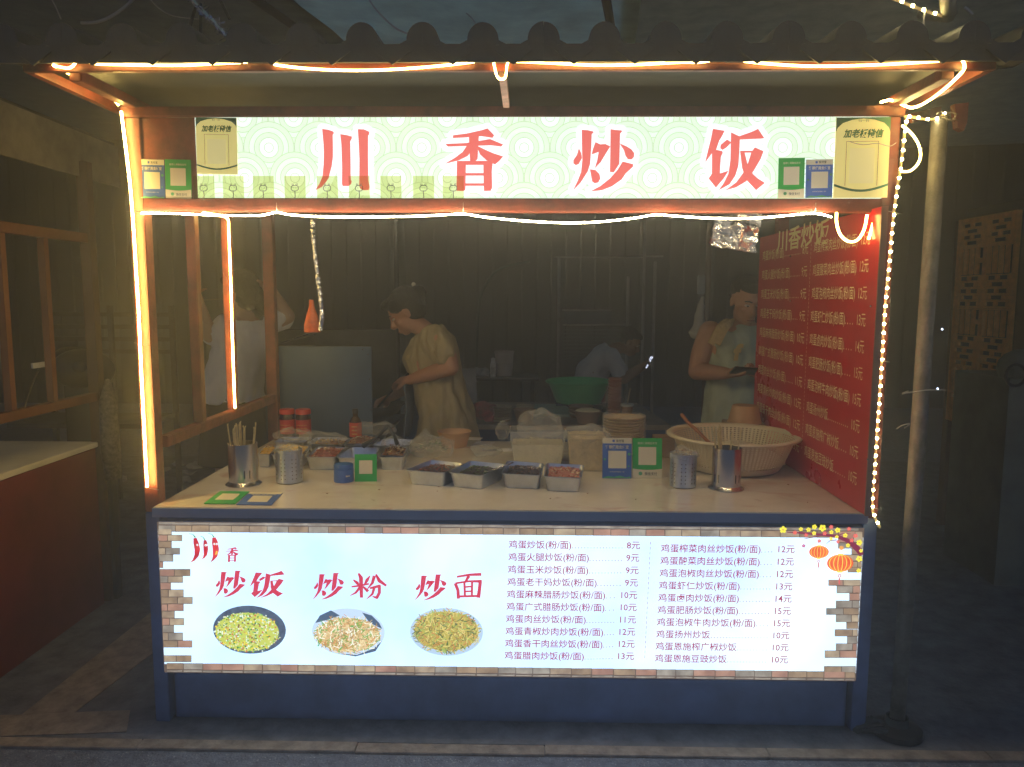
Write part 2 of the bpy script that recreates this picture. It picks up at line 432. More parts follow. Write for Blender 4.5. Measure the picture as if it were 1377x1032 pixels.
for row in range(-1, 4):
    zc = c1.z-row*DZ; yy = SYB-.0006-.0003*(row+1)
    for k in range(-9, 9):
        xc = c1.x+k*SP+(SP/2 if row % 2 else 0)
        if xc+RO < sg0 or xc-RO > sg1: continue
        rr = [RO*t for t in (1., .79, .585, .39, .19)]+[0]
        for j in range(5):
            ns = 44
            for s in range(ns):
                a0, a1 = 2*math.pi*s/ns, 2*math.pi*(s+1)/ns
                for (r0, r1, bb_, yo) in ((rr[j+1], rr[j], bd, 0), (rr[j]-.0019, rr[j]+.0002, bl, -.0001)):
                    if r0 > 0: q = [(xc+r1*math.cos(a0), zc+r1*math.sin(a0)), (xc+r1*math.cos(a1), zc+r1*math.sin(a1)), (xc+r0*math.cos(a1), zc+r0*math.sin(a1)), (xc+r0*math.cos(a0), zc+r0*math.sin(a0))]
                    else: q = [(xc+r1*math.cos(a0), zc+r1*math.sin(a0)), (xc+r1*math.cos(a1), zc+r1*math.sin(a1)), (xc, zc)]
                    q = clip(q, sg0+.001, sg1-.001, ZS1+.002, ZB2-.002)
                    if len(q) >= 3: bb_.poly([(a, yy+yo, c) for a, c in q], (0, 1, 0, 2, 2)[j] if bb_ is bd else 0)
mk('wave_pattern', bd, [emis('sign_ring_green', (.78, .95, .74), .84), emis('sign_ring_mint', (.83, 1, .84), .87), emis('sign_ring_white', (.88, 1, .93), .9)], sign)
mk('wave_lines', bl, emis('sign_ring_line', (.52, .66, .42), .9), sign)
CH = {}
CH['chuan'] = ((400, 150), 6.26, [
 [(208,148),(260,155),(302,170),(306,184),(296,198),(298,290),(298,380),(288,460),(262,560),(235,600),(205,635),(148,665),(185,610),(210,550),(220,450),(222,350),(220,280)],
 [(360,192),(415,200),(458,212),(456,232),(444,250),(446,400),(448,575),(456,590),(450,612),(430,628),(380,628),(374,610),(376,480),(370,280)],
 [(508,150),(560,152),(605,172),(604,190),(594,205),(594,400),(596,580),(608,640),(598,662),(556,664),(528,650),(520,620),(522,400),(514,240)]])
CH['xiang'] = ((460, 0), 2.991, [
 [(446,545),(500,538),(560,525),(585,517),(612,545),(605,555),(560,548),(500,553),(446,556)],
 [(415,580),(500,576),(595,560),(648,582),(640,590),(600,585),(425,590)],
 [(510,549),(550,549),(547,600),(545,640),(532,652),(515,650),(512,600)],
 [(505,582),(530,584),(522,605),(505,628),(470,645),(412,660),(455,635),(485,612)],
 [(540,586),(580,605),(610,618),(648,630),(632,648),(615,662),(580,645),(555,622)],
 [(462,650),(498,660),(496,765),(488,769),(460,768)], [(462,648),(600,648),(606,656),(596,664),(464,664)],
 [(568,655),(606,652),(602,690),(604,755),(598,768),(570,769)], [(494,697),(572,697),(572,707),(494,707)], [(494,738),(572,738),(572,748),(494,748)]])
CH['chao'] = ((700, 150), 3.825, [
 [(300,190),(312,215),(316,240),(300,270),(285,277),(272,268),(272,250),(290,225)],
 [(315,95),(345,97),(372,103),(376,108),(366,118),(364,180),(358,270),(345,310),(310,365),(270,407),(295,355),(312,310),(318,250),(316,180)],
 [(385,158),(410,170),(436,168),(462,180),(440,215),(412,262),(382,293),(395,250),(402,208),(366,222),(372,195)],
 [(357,298),(385,302),(405,322),(411,345),(400,365),(382,370),(368,360),(364,336)],
 [(463,92),(490,96),(520,98),(522,104),(512,115),(510,200),(508,270),(480,313),(460,312),(462,200)],
 [(510,165),(545,180),(570,195),(585,215),(583,235),(572,247),(552,246),(540,228),(532,200)],
 [(525,258),(580,272),(578,285),(540,320),(520,350),(470,385),(420,405),(358,412),(410,385),(460,345),(500,300)]])
CH['fan'] = ((700, 150), 3.825, [
 [(990,90),(1050,100),(1035,130),(1022,150),(1005,200),(985,215),(950,262),(965,200),(980,140)],
 [(1030,172),(1062,145),(1085,160),(1060,185),(1040,198),(1028,190)],
 [(985,210),(1008,198),(1038,205),(1040,215),(1030,235),(1025,320),(1070,305),(1045,345),(1005,392),(968,345),(985,320)],
 [(1083,108),(1125,128),(1190,105),(1222,90),(1254,138),(1240,140),(1128,145),(1125,215),(1120,280),(1105,330),(1075,375),(1018,407),(1045,370),(1070,320),(1080,250)],
 [(1130,205),(1152,210),(1168,275),(1195,322),(1220,345),(1257,368),(1212,405),(1160,350),(1140,290)],
 [(1187,212),(1205,185),(1250,205),(1235,245),(1200,305),(1160,360),(1110,390),(1052,407),(1110,365),(1150,310),(1172,262)],
 [(1130,203),(1195,203),(1190,212),(1132,212)]])
REDC = emis('sign_red', (.84, .15, .13), .84, var=.04); HALO = emis('sign_halo_white', (.84, .98, 1), .95)
for nm in ('chuan', 'xiang', 'chao', 'fan'):
    reg, sc, polys = CH[nm]; b = B(); bh = B()
    for i, pl in enumerate(polys):
        pts = zpx(reg, sc, pl, SYB-.0052-.0002*i)
        b.slab(pts, (0, .0015, 0))
        for j in range(len(pts)):
            a, c = pts[j-1], pts[j]; d = (c-a); L = max(d.length, 1e-6); nrm = V((-d.z, 0, d.x))/L*.017
            yo = V((0, .0022+.00004*i+.000002*j, 0))
            bh.poly([a+nrm+yo, c+nrm+yo, c-nrm+yo, a-nrm+yo])
            cc = c+yo+V((0, .000005, 0)); bh.poly([cc+V((.017*math.cos(t*math.pi/5), 0, .017*math.sin(t*math.pi/5))) for t in range(10)])
    mk('sign_character', b, REDC, sign)
    mk('character_halo', bh, HALO, sign)

# ================================================================== LOWER LIGHT BOX
LY = -.012
xl0, xl1 = PY(211, 703, LY).x, PY(1162.5, 711, LY).x
ZL1 = (PY(211, 701, LY).z+PY(1162, 711, LY).z)/2; ZL0 = (PY(220, 903.5, LY).z+PY(1151, 917, LY).z)/2
box = thing('menu_light_box', 'glowing white menu light box with printed brick border and dish photos below the counter', 'light box', ((xl0+xl1)/2, 0, ZL0))
WHITEP = emis('menu_panel_white', (.70, .90, 1.), 1.25, scale=1.7, col2=(.44, .66, 1.))
b = B(); b.bb((xl0+.001, LY, ZL0+.001), (xl1-.001, LY+.002, ZL1-.001)); mk('light_panel', b, WHITEP, box)
b = B(); b.bb((xl0, LY+.0025, ZL0), (xl1, .028, ZL1)); mk('box_case', b, GLARE_BLUE, box, bevel=.001)
def P2(u, v, k=0): return PY(u, v, LY-.0008-.0004*k)
PRINT = {}
def pr(col, s=1.): 
    n = 'print_%d_%d_%d' % tuple(int(c*255) for c in col)
    return emis(n, col, s)
# printed brick border
BR = [emis('print_brick_tan', (.42, .30, .19), .9, scale=22, col2=(.22, .15, .1)), emis('print_brick_buff', (.5, .4, .27), .9, scale=25, col2=(.28, .2, .14)),
      emis('print_brick_rose', (.48, .28, .2), .9, scale=20, col2=(.3, .16, .12)), emis('print_brick_grey', (.40, .36, .3), .9, scale=24, col2=(.2, .17, .14))]
MORT = emis('print_mortar', (.13, .09, .07), .8)
bk = B(); mo = B()
def brick(u0, v0, u1, v1, mt=None):
    sl0 = (v0-711)/300*0
    def pp(u, v, k): # follow the slight slope of the panel edges in the picture
        return P2(u, v, k)
    j = lambda: random.uniform(-.5, .5)
    mo.poly([pp(u0, v0, 0), pp(u1, v0, 0), pp(u1, v1, 0), pp(u0, v1, 0)])
    g = .55
    bk.poly([pp(u0+g+j()*.6, v0+g+j()*.5, 1), pp((u0+u1)/2, v0+g+j()*.8, 1), pp(u1-g+j()*.6, v0+g+j()*.5, 1), pp(u1-g, v1-g+j()*.5, 1), pp((u0+u1)/2, v1-g+j()*.8, 1), pp(u0+g, v1-g+j()*.5, 1)], random.randrange(4) if mt is None else mt)
def topy(u): return proj((PY(u, 706, LY).x, LY, ZL1))[1]
def boty(u): return proj((PY(u, 910, LY).x, LY, ZL0))[1]
for z0_, z1_ in ((ZL1-.0335, ZL1), (ZL0, ZL0+.0305)): mo.poly([(xl0, LY-.0006, z0_), (xl1, LY-.0006, z0_), (xl1, LY-.0006, z1_), (xl0, LY-.0006, z1_)])
for x0_, x1_ in ((xl0, xl0+.002), (xl1-.002, xl1)): mo.poly([(x0_, LY-.0006, ZL0+.031), (x1_, LY-.0006, ZL0+.031), (x1_, LY-.0006, ZL1-.034), (x0_, LY-.0006, ZL1-.034)])
u = 213.
while u < 1158:
    L = random.uniform(22, 30); u1 = min(u+L, 1160)
    sh = (topy(u)+topy(u1))/2-0
    brick(u, sh+4.5, u1, sh+13.5); brick(u+random.uniform(-6, 0) if u > 225 else u, sh+.3, u1-5 if u1 > 1150 else u1, sh+4.2, 3)
    u = u1
u = 224.
while u < 1148:
    L = random.uniform(22, 30); u1 = min(u+L, 1150)
    sh = (boty(u)+boty(u1))/2
    brick(u, sh-12.5, u1, sh-3.8); brick(u, sh-3.4, u1-1, sh-.3, 3)
    u = u1
def xleft(v): return 211+(v-703)*(220.3-211)/200+.8
def xright(v): return 1162.3-(v-711)*(1162.5-1150.8)/206-.8
lb = [(713, 231), (719, 245), (729, 231), (737.5, 242), (747, 233), (755, 219), (766, 256), (775.5, 246), (784, 230), (794, 247), (804, 259), (813, 247), (822, 235), (831.5, 247.5), (841, 234), (851.5, 246), (862, 258.5), (871, 0), (881, 257.5)]
rows = [(711.5, 719.5, 231), (719.5, 728, 245), (728, 737, 231), (737, 746, 242), (746, 755.5, 233), (755.5, 764, 219.5), (765.5, 775, 256), (775, 784, 246), (784, 793, 230), (793, 803, 247), (803, 812.5, 259), (812.5, 822, 247), (822, 831.5, 235), (831.5, 841, 247.5), (841, 851, 234), (851, 861.5, 246), (861.5, 871, 258.5), (881.5, 890.5, 257.5)]
for v0, v1, ue in rows:
    us = xleft((v0+v1)/2)
    if ue-us > 26: mid = ue-random.uniform(19, 22); brick(us, v0, mid, v1); brick(mid, v0, ue, v1)
    else: brick(us, v0, ue, v1)
rrows = [(722, 730, 1127), (730, 738, 1127), (738, 746, 1145), (746, 755, 1132), (755, 763, 1132), (763, 770, 1140), (780, 788, 1114), (788, 798, 1125), (798, 808, 1142), (808, 818, 1124), (818, 827, 1111), (827, 837, 1124), (837, 846, 1138), (846.5, 856, 1122.5), (856, 865.5, 1139), (865.5, 875, 1124), (875, 885, 1109), (896, 904.5, 1108)]
for v0, v1, us in rrows:
    ue = xright((v0+v1)/2)
    if ue-us > 26: mid = us+random.uniform(19, 24); brick(us, v0, mid, v1); brick(mid, v0, ue, v1)
    else: brick(us, v0, ue, v1)
mk('mortar_print', mo, MORT, box); mk('brick_print', bk, BR, box)
# menu lettering
ML = [('鸡蛋炒饭(粉/面)', 8), ('鸡蛋火腿炒饭(粉/面)', 9), ('鸡蛋玉米炒饭(粉/面)', 9), ('鸡蛋老干妈炒饭(粉/面)', 9), ('鸡蛋麻辣腊肠炒饭(粉/面)', 10), ('鸡蛋广式腊肠炒饭(粉/面)', 10), ('鸡蛋肉丝炒饭(粉/面)', 11), ('鸡蛋青椒炒肉炒饭(粉/面)', 12), ('鸡蛋香干肉丝炒饭(粉/面)', 12), ('鸡蛋腊肉炒饭(粉/面)', 13)]
MR = [('鸡蛋榨菜肉丝炒饭(粉/面)', 12), ('鸡蛋酸菜肉丝炒饭(粉/面)', 12), ('鸡蛋泡椒肉丝炒饭(粉/面)', 12), ('鸡蛋虾仁炒饭(粉/面)', 13), ('鸡蛋卤肉炒饭(粉/面)', 14), ('鸡蛋肥肠炒饭(粉/面)', 15), ('鸡蛋泡椒牛肉炒饭(粉/面)', 15), ('鸡蛋扬州炒饭', 10), ('鸡蛋恩施榨广椒炒饭', 10), ('鸡蛋恩施豆豉炒饭', 10)]
PURP = emis('print_purple', (.38, .0, .06), .85)
def rowset(parent, rows_, a0, a1, e0, e1, em, fn, mt, dotm, up, rt, squash=1., fatr=.008):
    """a0,a1 start of first/last row baseline; e0,e1 end of first/last row"""
    for i, (s, p) in enumerate(rows_):
        t = i/9; a = a0.lerp(a1, t); e = e0.lerp(e1, t); b = B()
        wd = put_text(b, s, a, rt, up, em, width=text2d(s)[0][:, 0].max()*em*squash, fat=fatr)
        pw = put_text(b, '%d元' % p, e, rt, up, em, width=text2d('%d元' % p)[0][:, 0].max()*em*squash, align='R', fat=fatr)
        d0 = a+rt*(wd+em*.08); d1 = e-rt*(pw+em*.2); n = int((d1-d0).length/(em*.33)) if (d1-d0).dot(rt) > 0 else 0
        for k in range(n):
            c = d0+(d1-d0)*(k/max(n, 1)); h = em*.05
            b.poly([c, c+rt*h*2, c+rt*h*2+up*h*2, c+up*h*2])
        mk('menu_row', b, mt, parent)
em = (PY(800, 800, LY)-PY(812.2, 800, LY)).length
up, rt = V((0, 0, 1)), V((1, 0, 0))
yo = V((0, -.0012, 0))
rowset(box, ML, P2(684, 736.6)+yo, P2(678.3, 885.6)+yo, P2(860.5, 737.8)+yo, P2(852.5, 886.6)+yo, em, None, PURP, None, up, rt)
rowset(box, MR, P2(888.4, 741.8)+yo, P2(880.3, 889.5)+yo, P2(1068.3, 743.0)+yo, P2(1059.3, 891.3)+yo, em, None, PURP, None, up, rt)
b = B()
for k in range(24):
    t0_, t1_ = k/24, (k+.55)/24
    a, c = P2(874.5, 729).lerp(P2(866.5, 888), t0_), P2(874.5, 729).lerp(P2(866.5, 888), t1_)
    b.poly([a, a+V((.0016, 0, 0)), c+V((.0016, 0, 0)), c])
mk('dashed_divider', b, PURP, box)
# brush lettering: reuse traced characters and stroke ribbons
CRIM = emis('print_crimson', (.55, .03, .07), 1.)
def chbox(nm):
    reg, sc, polys = CH[nm]; xs = [p[0] for pl in polys for p in pl]; ys_ = [p[1] for pl in polys for p in pl]
    return min(xs), min(ys_), max(xs), max(ys_)
def put_char(nm, u0, v0, u1, v1, sh=6, k=2):
    x0, y0_, x1, y1_ = chbox(nm); b = B()
    for i, pl in enumerate(CH[nm][2]):
        pts = []
        for a, c in pl:
            t = (a-x0)/(x1-x0); s = (c-y0_)/(y1_-y0_); pts.append(P2(u0+(u1-u0)*t-sh*(s-.5)*.6, v0+(v1-v0)*s-sh*.5*(t-.5), k+.2*i))
        b.poly(pts)
    return mk('print_character', b, CRIM, box)
def strokes(lst, reg, sc, k=2, mt=CRIM, name='print_character', parent=None):
    b = B()
    for i, st in enumerate(lst):
        pts = [P2(reg[0]+a/sc, reg[1]+c/sc, k+.2*i) for a, c, w_ in st]; ws = [w_/sc/405/2 for a, c, w_ in st]
        for j in range(len(pts)-1):
            d = (pts[j+1]-pts[j]).normalized(); n_ = V((-d.z, 0, d.x))
            b.poly([pts[j]+n_*ws[j], pts[j+1]+n_*ws[j+1], pts[j+1]-n_*ws[j+1], pts[j]-n_*ws[j]])
            if 0 < j: b.poly([pts[j]+V((math.cos(t)*ws[j], -.00003, math.sin(t)*ws[j])) for t in [q*math.pi/4 for q in range(8)]])
    return mk(name, b, mt, parent or box)
put_char('xiang', 303, 736, 321, 756, 1)
put_char('chao', 290, 768, 330, 803); put_char('fan', 336, 769, 382, 804)
put_char('chao', 422, 771, 462, 806); put_char('chao', 559, 773, 600, 807)
strokes([[(45,278,5),(60,290,14),(68,300,8)], [(112,262,4),(100,280,14),(90,298,6)], [(38,306,6),(70,302,9),(108,294,7)], [(66,252,8),(76,270,17),(78,350,13)], [(72,308,12),(55,330,9),(32,342,2)], [(84,305,8),(105,325,14)],
         [(130,262,14),(122,290,12),(102,315,3)], [(136,256,8),(150,282,16),(178,302,9)], [(112,312,8),(150,303,13),(150,330,13),(140,350,12),(122,345,4)], [(130,308,12),(122,335,10),(98,356,2)]], (460, 687), 2.991)
strokes([[(462,266,8),(510,258,10),(560,256,13)], [(510,262,14),(500,280,10),(490,290,5)], [(455,292,13),(466,320,13),(468,354,13)], [(456,292,8),(510,284,8),(562,284,13)], [(556,284,14),(552,320,14),(548,350,16)], [(468,345,9),(548,343,9)], [(492,290,9),(494,343,9)], [(523,288,9),(522,343,9)], [(492,307,7),(522,305,7)], [(492,325,7),(522,324,7)]], (460, 687), 2.991)
# three chillies standing for a character
GRN = emis('print_green', (.08, .35, .07), .9); CHIL = emis('print_chilli', (.70, .03, .04), .95, scale=30, col2=(.45, .01, .03))
sc4, rg4 = 4.587, (200, 690)
for st, stem, eyes in (([(285,155,20),(292,185,34),(300,225,36),(296,260,28),(278,290,14),(258,305,2)], [(288,152,10),(272,132,4),(250,128,3)], [(300,198)]),
                 ([(346,168,16),(350,190,28),(352,225,30),(350,255,22),(340,275,10),(328,285,2)], [(346,166,8),(335,150,4),(320,143,3)], [(350,200), (358,198)]),
                 ([(402,152,22),(408,180,38),(414,225,40),(410,262,30),(398,286,14),(382,304,2)], [(402,150,10),(390,132,4),(366,126,3)], [(405,192), (420,192)])):
    strokes([st], rg4, sc4, 2, CHIL, 'chilli_print'); strokes([stem], rg4, sc4, 3, GRN, 'chilli_stem_print')
    b = B()
    for (a, c) in eyes:
        p = P2(rg4[0]+a/sc4, rg4[1]+c/sc4, 4); b.poly([p+V((math.cos(q*math.pi/5)*.0035, 0, math.sin(q*math.pi/5)*.004)) for q in range(10)], 0)
        b.poly([p+V((math.cos(q*math.pi/3)*.0013, -.0004, math.sin(q*math.pi/3)*.0016)) for q in range(6)], 1)
    mk('chilli_eye_print', b, [pr((.9, .95, .95)), pr((.05, .03, .04))], box)
strokes([[(420,235,10),(418,248,14),(410,258,6)]], rg4, sc4, 4.5, pr((.85, .5, .05)), 'chilli_mouth_print')
# three printed dishes
def disc(b, c, rx, rz, yy, n=40, mi=0, a0=0, a1=2*math.pi):
    pts = [V((c.x+rx*math.cos(a0+(a1-a0)*k/n), yy, c.z+rz*math.sin(a0+(a1-a0)*k/n))) for k in range(n if a1-a0 > 6.2 else n+1)]
    b.poly(pts, mi)
def dish(u, v, ru, rv, plate, food_cols, kind, fu, fv, fru, frv, extra=None):
    c = PY(u, v, 0); k = 1/405.
    c = P2(u, v, 0); s = (P2(u+10, v, 0)-c).length/10
    b = B(); disc(b, c, ru*s, rv*s, LY-.0012); mk('dish_plate_print', b, plate, box)
    if extra: extra(c, s)
    fc = P2(fu, fv, 0); b = B(); disc(b, fc, fru*s*.97, frv*s*.96, LY-.0016, mi=0)
    for i in range(620):
        a, r = random.uniform(0, 6.283), math.sqrt(random.random())*(1 if random.random() < .85 else 1.05)
        p = V((fc.x+fru*s*r*math.cos(a), LY-.002-.0000016*i, fc.z+frv*s*r*math.sin(a))); mi = random.randrange(len(food_cols))
        t = random.uniform(0, 3.14)
        if kind == 'rice': l, h = random.uniform(.0026, .006), random.uniform(.0025, .0048)
        else: l, h = random.uniform(.012, .03), random.uniform(.0009, .0017)
        ex, ez = V((math.cos(t), 0, math.sin(t))), V((-math.sin(t), 0, math.cos(t)))
        if kind == 'rice': b.poly([p+ex*l*.7, p+ex*l*.3+ez*h*.7, p-ex*l*.5+ez*h*.6, p-ex*l*.7, p-ex*l*.3-ez*h*.7, p+ex*l*.5-ez*h*.6], mi)
        else:
            bend = random.uniform(-.004, .004); pts = [p+ex*l*q+ez*bend*(1-4*q*q) for q in (-.5, -.2, .2, .5)]
            b.poly([pts[0]+ez*h, pts[1]+ez*h, pts[2]+ez*h, pts[3]+ez*h, pts[3]-ez*h, pts[2]-ez*h, pts[1]-ez*h, pts[0]-ez*h], mi)
    mk('dish_food_print', b, food_cols, box)
dish(335.5, 847, 49, 33.5, emis('print_pan', (.05, .07, .12), .9, scale=50, col2=(.09, .13, .2)), [pr((.5, .56, .1)), pr((.2, .46, .1)), pr((.7, .72, .48)), pr((.04, .2, .05)), pr((.55, .16, .06)), pr((.8, .6, .05)), pr((.7, .82, .7)), pr((.22, .12, .06)), pr((.6, .68, .52))], 'rice', 332.5, 850, 44, 28)
def ex2(c, s):
    b = B()
    for q in ([(424, 838), (430, 828), (445, 821), (457, 828), (440, 834)], [(487, 824), (500, 828), (510, 838), (514, 846), (497, 838)], [(455, 879), (480, 881), (503, 872), (514, 862), (505, 876), (478, 883)]):
        b.poly([P2(a, c_, 1.6) for a, c_ in q])
    mk('dish_rim_print', b, pr((.06, .1, .17)), box)
dish(468.5, 850, 49, 33, pr((.5, .64, .8)), [pr((.6, .44, .2)), pr((.75, .62, .36)), pr((.85, .85, .72)), pr((.55, .25, .07)), pr((.35, .24, .1)), pr((.12, .36, .06))], 'noodle', 468, 854, 44, 25, ex2)
dish(600.5, 850, 49, 33.5, pr((.42, .56, .72)), [pr((.45, .38, .08)), pr((.66, .56, .18)), pr((.3, .22, .05)), pr((.3, .42, .1)), pr((.5, .22, .06)), pr((.08, .13, .04))], 'noodle', 600.5, 849, 44.5, 29)
# blossoming branch and lanterns
sc5, rg5 = 6.88, (1000, 690)
BRN = pr((.2, .02, .06))
strokes([[(400,178,8),(520,185,16),(700,200,22),(860,215,30),(950,250,42),(1020,300,52),(1070,350,56),(1094,390,40)], [(700,215,10),(640,225,8),(560,240,5)], [(860,250,8),(800,256,7),(765,286,4)], [(860,215,10),(920,190,8),(990,195,4)], [(760,190,9),(790,150,7)]], rg5, sc5, 3, BRN, 'branch_print')
b = B()
for (a, c, r_, mi) in [(365,155,34,0),(475,183,20,1),(530,150,20,0),(578,205,18,1),(600,155,22,0),(655,130,24,0),(652,188,20,0),(730,140,34,0),(750,190,20,1),(810,130,20,1),(812,178,20,0),(870,160,26,0),(808,238,18,0),(862,222,18,0),(940,208,22,0),(975,148,20,1),(1035,212,22,1),(1070,275,28,0),(965,300,20,0),(1000,255,20,1),(1085,350,18,0),(1070,425,30,0),(1065,535,22,0),(700,260,18,1),(555,305,17,2),(872,268,17,1),(905,325,22,3)]:
    p = P2(rg5[0]+a/sc5, rg5[1]+c/sc5, 5); rr_ = r_/sc5/405; an = random.random()
    for q in range(5):
        t = an+q*2*math.pi/5; cc = p+V((math.cos(t)*rr_*.62, -.00005*q, math.sin(t)*rr_*.62)); b.poly([cc+V((math.cos(w_)*rr_*.42, 0, math.sin(w_)*rr_*.42)) for w_ in [z*math.pi/4 for z in range(8)]], mi)
    b.poly([p+V((math.cos(z)*rr_*.25, -.0005, math.sin(z)*rr_*.25)) for z in range(6)], 3)
mk('blossom_print', b, [pr((.88, .80, .06)), pr((.75, .12, .12)), pr((.5, .06, .25)), pr((.8, .35, .08))], box)
def lantern(a, c, rx, rz):
    p = P2(rg5[0]+a/sc5, rg5[1]+c/sc5, 6); s = 1/sc5/405; b = B(); disc(b, p, rx*s, rz*s, p.y)
    for q in (-.82, -.5, -.18, .18, .5, .82):
        pts = [(p.x+q*rx*s*math.cos(t), p.z+rz*s*math.sin(t)) for t in [(-.5+k/10)*math.pi*.96 for k in range(11)]]; h = rx*s*.028
        b.poly([V((x-h, p.y-.0003, z)) for x, z in pts]+[V((x+h, p.y-.0003, z)) for x, z in reversed(pts)], 1)
    for sg in (1, -1):
        b.poly([V((p.x+x*rx*s, p.y-.0004, p.z+sg*z*rz*s)) for x, z in ((-.2, .88), (.2, .88), (.2, 1.08), (-.2, 1.08))], 1)
    for k in range(10):
        t = k*math.pi/5; t2 = (k+1)*math.pi/5; o_ = V((p.x, p.y, p.z-rz*s*1.45)); r1, r2 = rx*s*.14, rx*s*.08
        b.poly([o_+V((math.cos(t)*r1, 0, math.sin(t)*r1)), o_+V((math.cos(t2)*r1, 0, math.sin(t2)*r1)), o_+V((math.cos(t2)*r2, 0, math.sin(t2)*r2)), o_+V((math.cos(t)*r2, 0, math.sin(t)*r2))], 2)
    b.poly([V((p.x+x*rx*s, p.y, p.z-z*rz*s)) for x, z in ((-.05, 1.7), (.05, 1.7), (.08, 2.5), (-.05, 2.4))], 2)
    mk('lantern_print', b, [emis('print_lantern', (.85, .17, .05), 1., scale=40, col2=(.7, .08, .03)), pr((.9, .68, .1)), pr((.6, .12, .12))], box)
lantern(697, 362, 92, 62); lantern(893, 465, 123, 85)

# ================================================================== SIDE MENU BOARD
bx = XR-.03
yA, yBd = PX(1180, 400, bx).y, PX(1019, 400, bx).y
sb = thing('side_menu_board', 'tall dark red menu board with yellow price list on the right side of the stall', 'menu board', (bx, (yA+yBd)/2, ZC))
b = B(); b.bb((bx, yA, ZC+.002), (bx+.012, yBd, ZS0+.01)); mk('board', b, REDBOARD, sb, bevel=.001)
b = B()
b.bb((bx-.004, yA-.006, ZC+.002), (bx+.016, yA-.001, ZS0+.01)); mk('edge_trim', b, mat('trim', (.35, .16, .1), .4), sb)
YEL = mat('yellow_print', (1, .78, .42), .45, var=.15, scale=40)
bxx = bx-.0008
rt2, up2 = V((0, -1, 0)), V((0, 0, 1))
def BP(u, v): p = PX(u, v, bxx); return p
zr2, zr10 = PX(1150, 358, bxx).z, PX(1150, 643, bxx).z
dz = (zr2-zr10)/8; zfirst = zr2+dz; em2 = dz*.56
def yy_(u, v): return PX(u, v, bxx).y
ya, ye = yy_(1093, 362), yy_(1168, 355); yla, yle = yy_(1024.5, 370), yy_(1085.5, 363)
for rows_, s_, e_ in ((MR, ya, ye), (ML, yla, yle)):
    tot = abs(s_-e_); sq = tot/13.4/em2
    rowset(sb, rows_, V((bxx, s_, zfirst-em2*.4)), V((bxx, s_, zfirst-9*dz-em2*.4)), V((bxx, e_, zfirst-em2*.4)), V((bxx, e_, zfirst-9*dz-em2*.4)), em2, None, YEL, None, up2, rt2, squash=sq, fatr=.003)
b = B(); ymid = (ya+yle)/2; zt, zb_ = zfirst+.03, ZC+.1
for k in range(52):
    z = zt+(zb_-zt)*k/52; b.poly([(bxx, ymid, z), (bxx, ymid-.003, z), (bxx, ymid-.003, z-.01), (bxx, ymid, z-.01)])
mk('dashed_divider', b, YEL, sb)
b = B(); put_text(b, '川香炒饭', V((bxx, yy_(1046, 300), ZS0-.065)), rt2, up2, .1, width=yy_(1046, 300)-yy_(1116, 300), fat=.02)
mk('board_title', b, YEL, sb)
b = B()
for (u, v) in ((1063, 405), (1171, 412), (1063, 345), (1167, 618)):
    b.ball(PX(u, v, bx-.003), .004, 4)
mk('screw', b, STEEL, sb)

# ================================================================== LED STRIPS
def dens(pts, n=4):
    out = []
    for i in range(len(pts)-1):
        for k in range(n):
            t = k/n; p0 = pts[max(i-1, 0)]; p1 = pts[i]; p2 = pts[i+1]; p3 = pts[min(i+2, len(pts)-1)]
            out.append(.5*((2*p1)+(p2-p0)*t+(2*p0-5*p1+4*p2-p3)*t*t+(3*p1-p0-3*p2+p3)*t*t*t))
    out.append(pts[-1]); return out
def strip(label, pts, r=.0042, group='warm white LED light strips tied round the stall', n=3, mt=None, s=None):
    if s: mt = emis('led_strip_%d' % s, (1, .66, .17), s)
    b = B(); b.tube(dens(pts, n), r, 6); return mk('led_light_strip', b, mt or LED, None, label, 'light strip', group, smooth=True)
YS = -.022
strip('bright LED strip running down the left front post', [PY(u, v, YS) for u, v in ((163, 150), (168, 190), (174, 240), (178, 285), (181, 330), (184, 380), (187, 430), (190, 500), (193, 560), (196, 620), (198, 655))], .0038, s=66)
YE = YF-.014
eave = [(75, 89), (84, 91), (92, 92), (98, 89), (103, 84), (118, 84), (127, 86), (150, 87), (200, 88), (250, 88), (287, 86), (330, 84), (350, 81), (366, 85), (374, 88), (420, 93), (480, 95), (540, 93), (600, 88), (660, 81), (664, 86), (668, 102), (674, 107), (680, 103), (683, 84), (695, 83), (740, 85), (800, 88), (860, 87), (915, 84), (940, 84), (977, 80), (1020, 85), (1080, 89), (1130, 89), (1190, 87), (1240, 84), (1266, 82), (1282, 79), (1293, 80)]
strip('long LED strip hanging in swags along the front eave under the tiles', [PY(u, v, YE) for u, v in eave], .0034, s=18)
strip('LED strip slanting from the left eave corner down to the left post top', [PY(u, v, y) for u, v, y in ((72, 88, YE), (100, 103, -.26), (130, 122, -.13), (152, 134, -.04), (160, 142, YS))], .0038, s=34)
strip('LED strip slanting from the right eave corner to the right post top', [PY(u, v, y) for u, v, y in ((1293, 80, YE), (1297, 88, YE), (1293, 98, -.33), (1270, 120, -.2), (1245, 138, -.08), (1228, 145, -.04), (1218, 143, -.03), (1205, 137, -.025), (1195, 135, -.025), (1184, 138, -.022))], .0038, s=34)
low = [(190, 287), (215, 287), (250, 288), (300, 290), (340, 290), (352, 290), (372, 286), (390, 289), (440, 292), (500, 292), (560, 291), (600, 289), (624, 288), (650, 292), (700, 297), (755, 300), (800, 299), (850, 294), (882, 289), (910, 291), (960, 294), (1010, 294), (1060, 290), (1095, 287), (1118, 292)]
strip('LED strip sagging along the lower beam above the counter opening', [PY(u, v, -.012) for u, v in low], .0028, mt=emis('led_strip_pale', (1, .80, .45), 82))
pm = PX(309, 300, XL+.03)
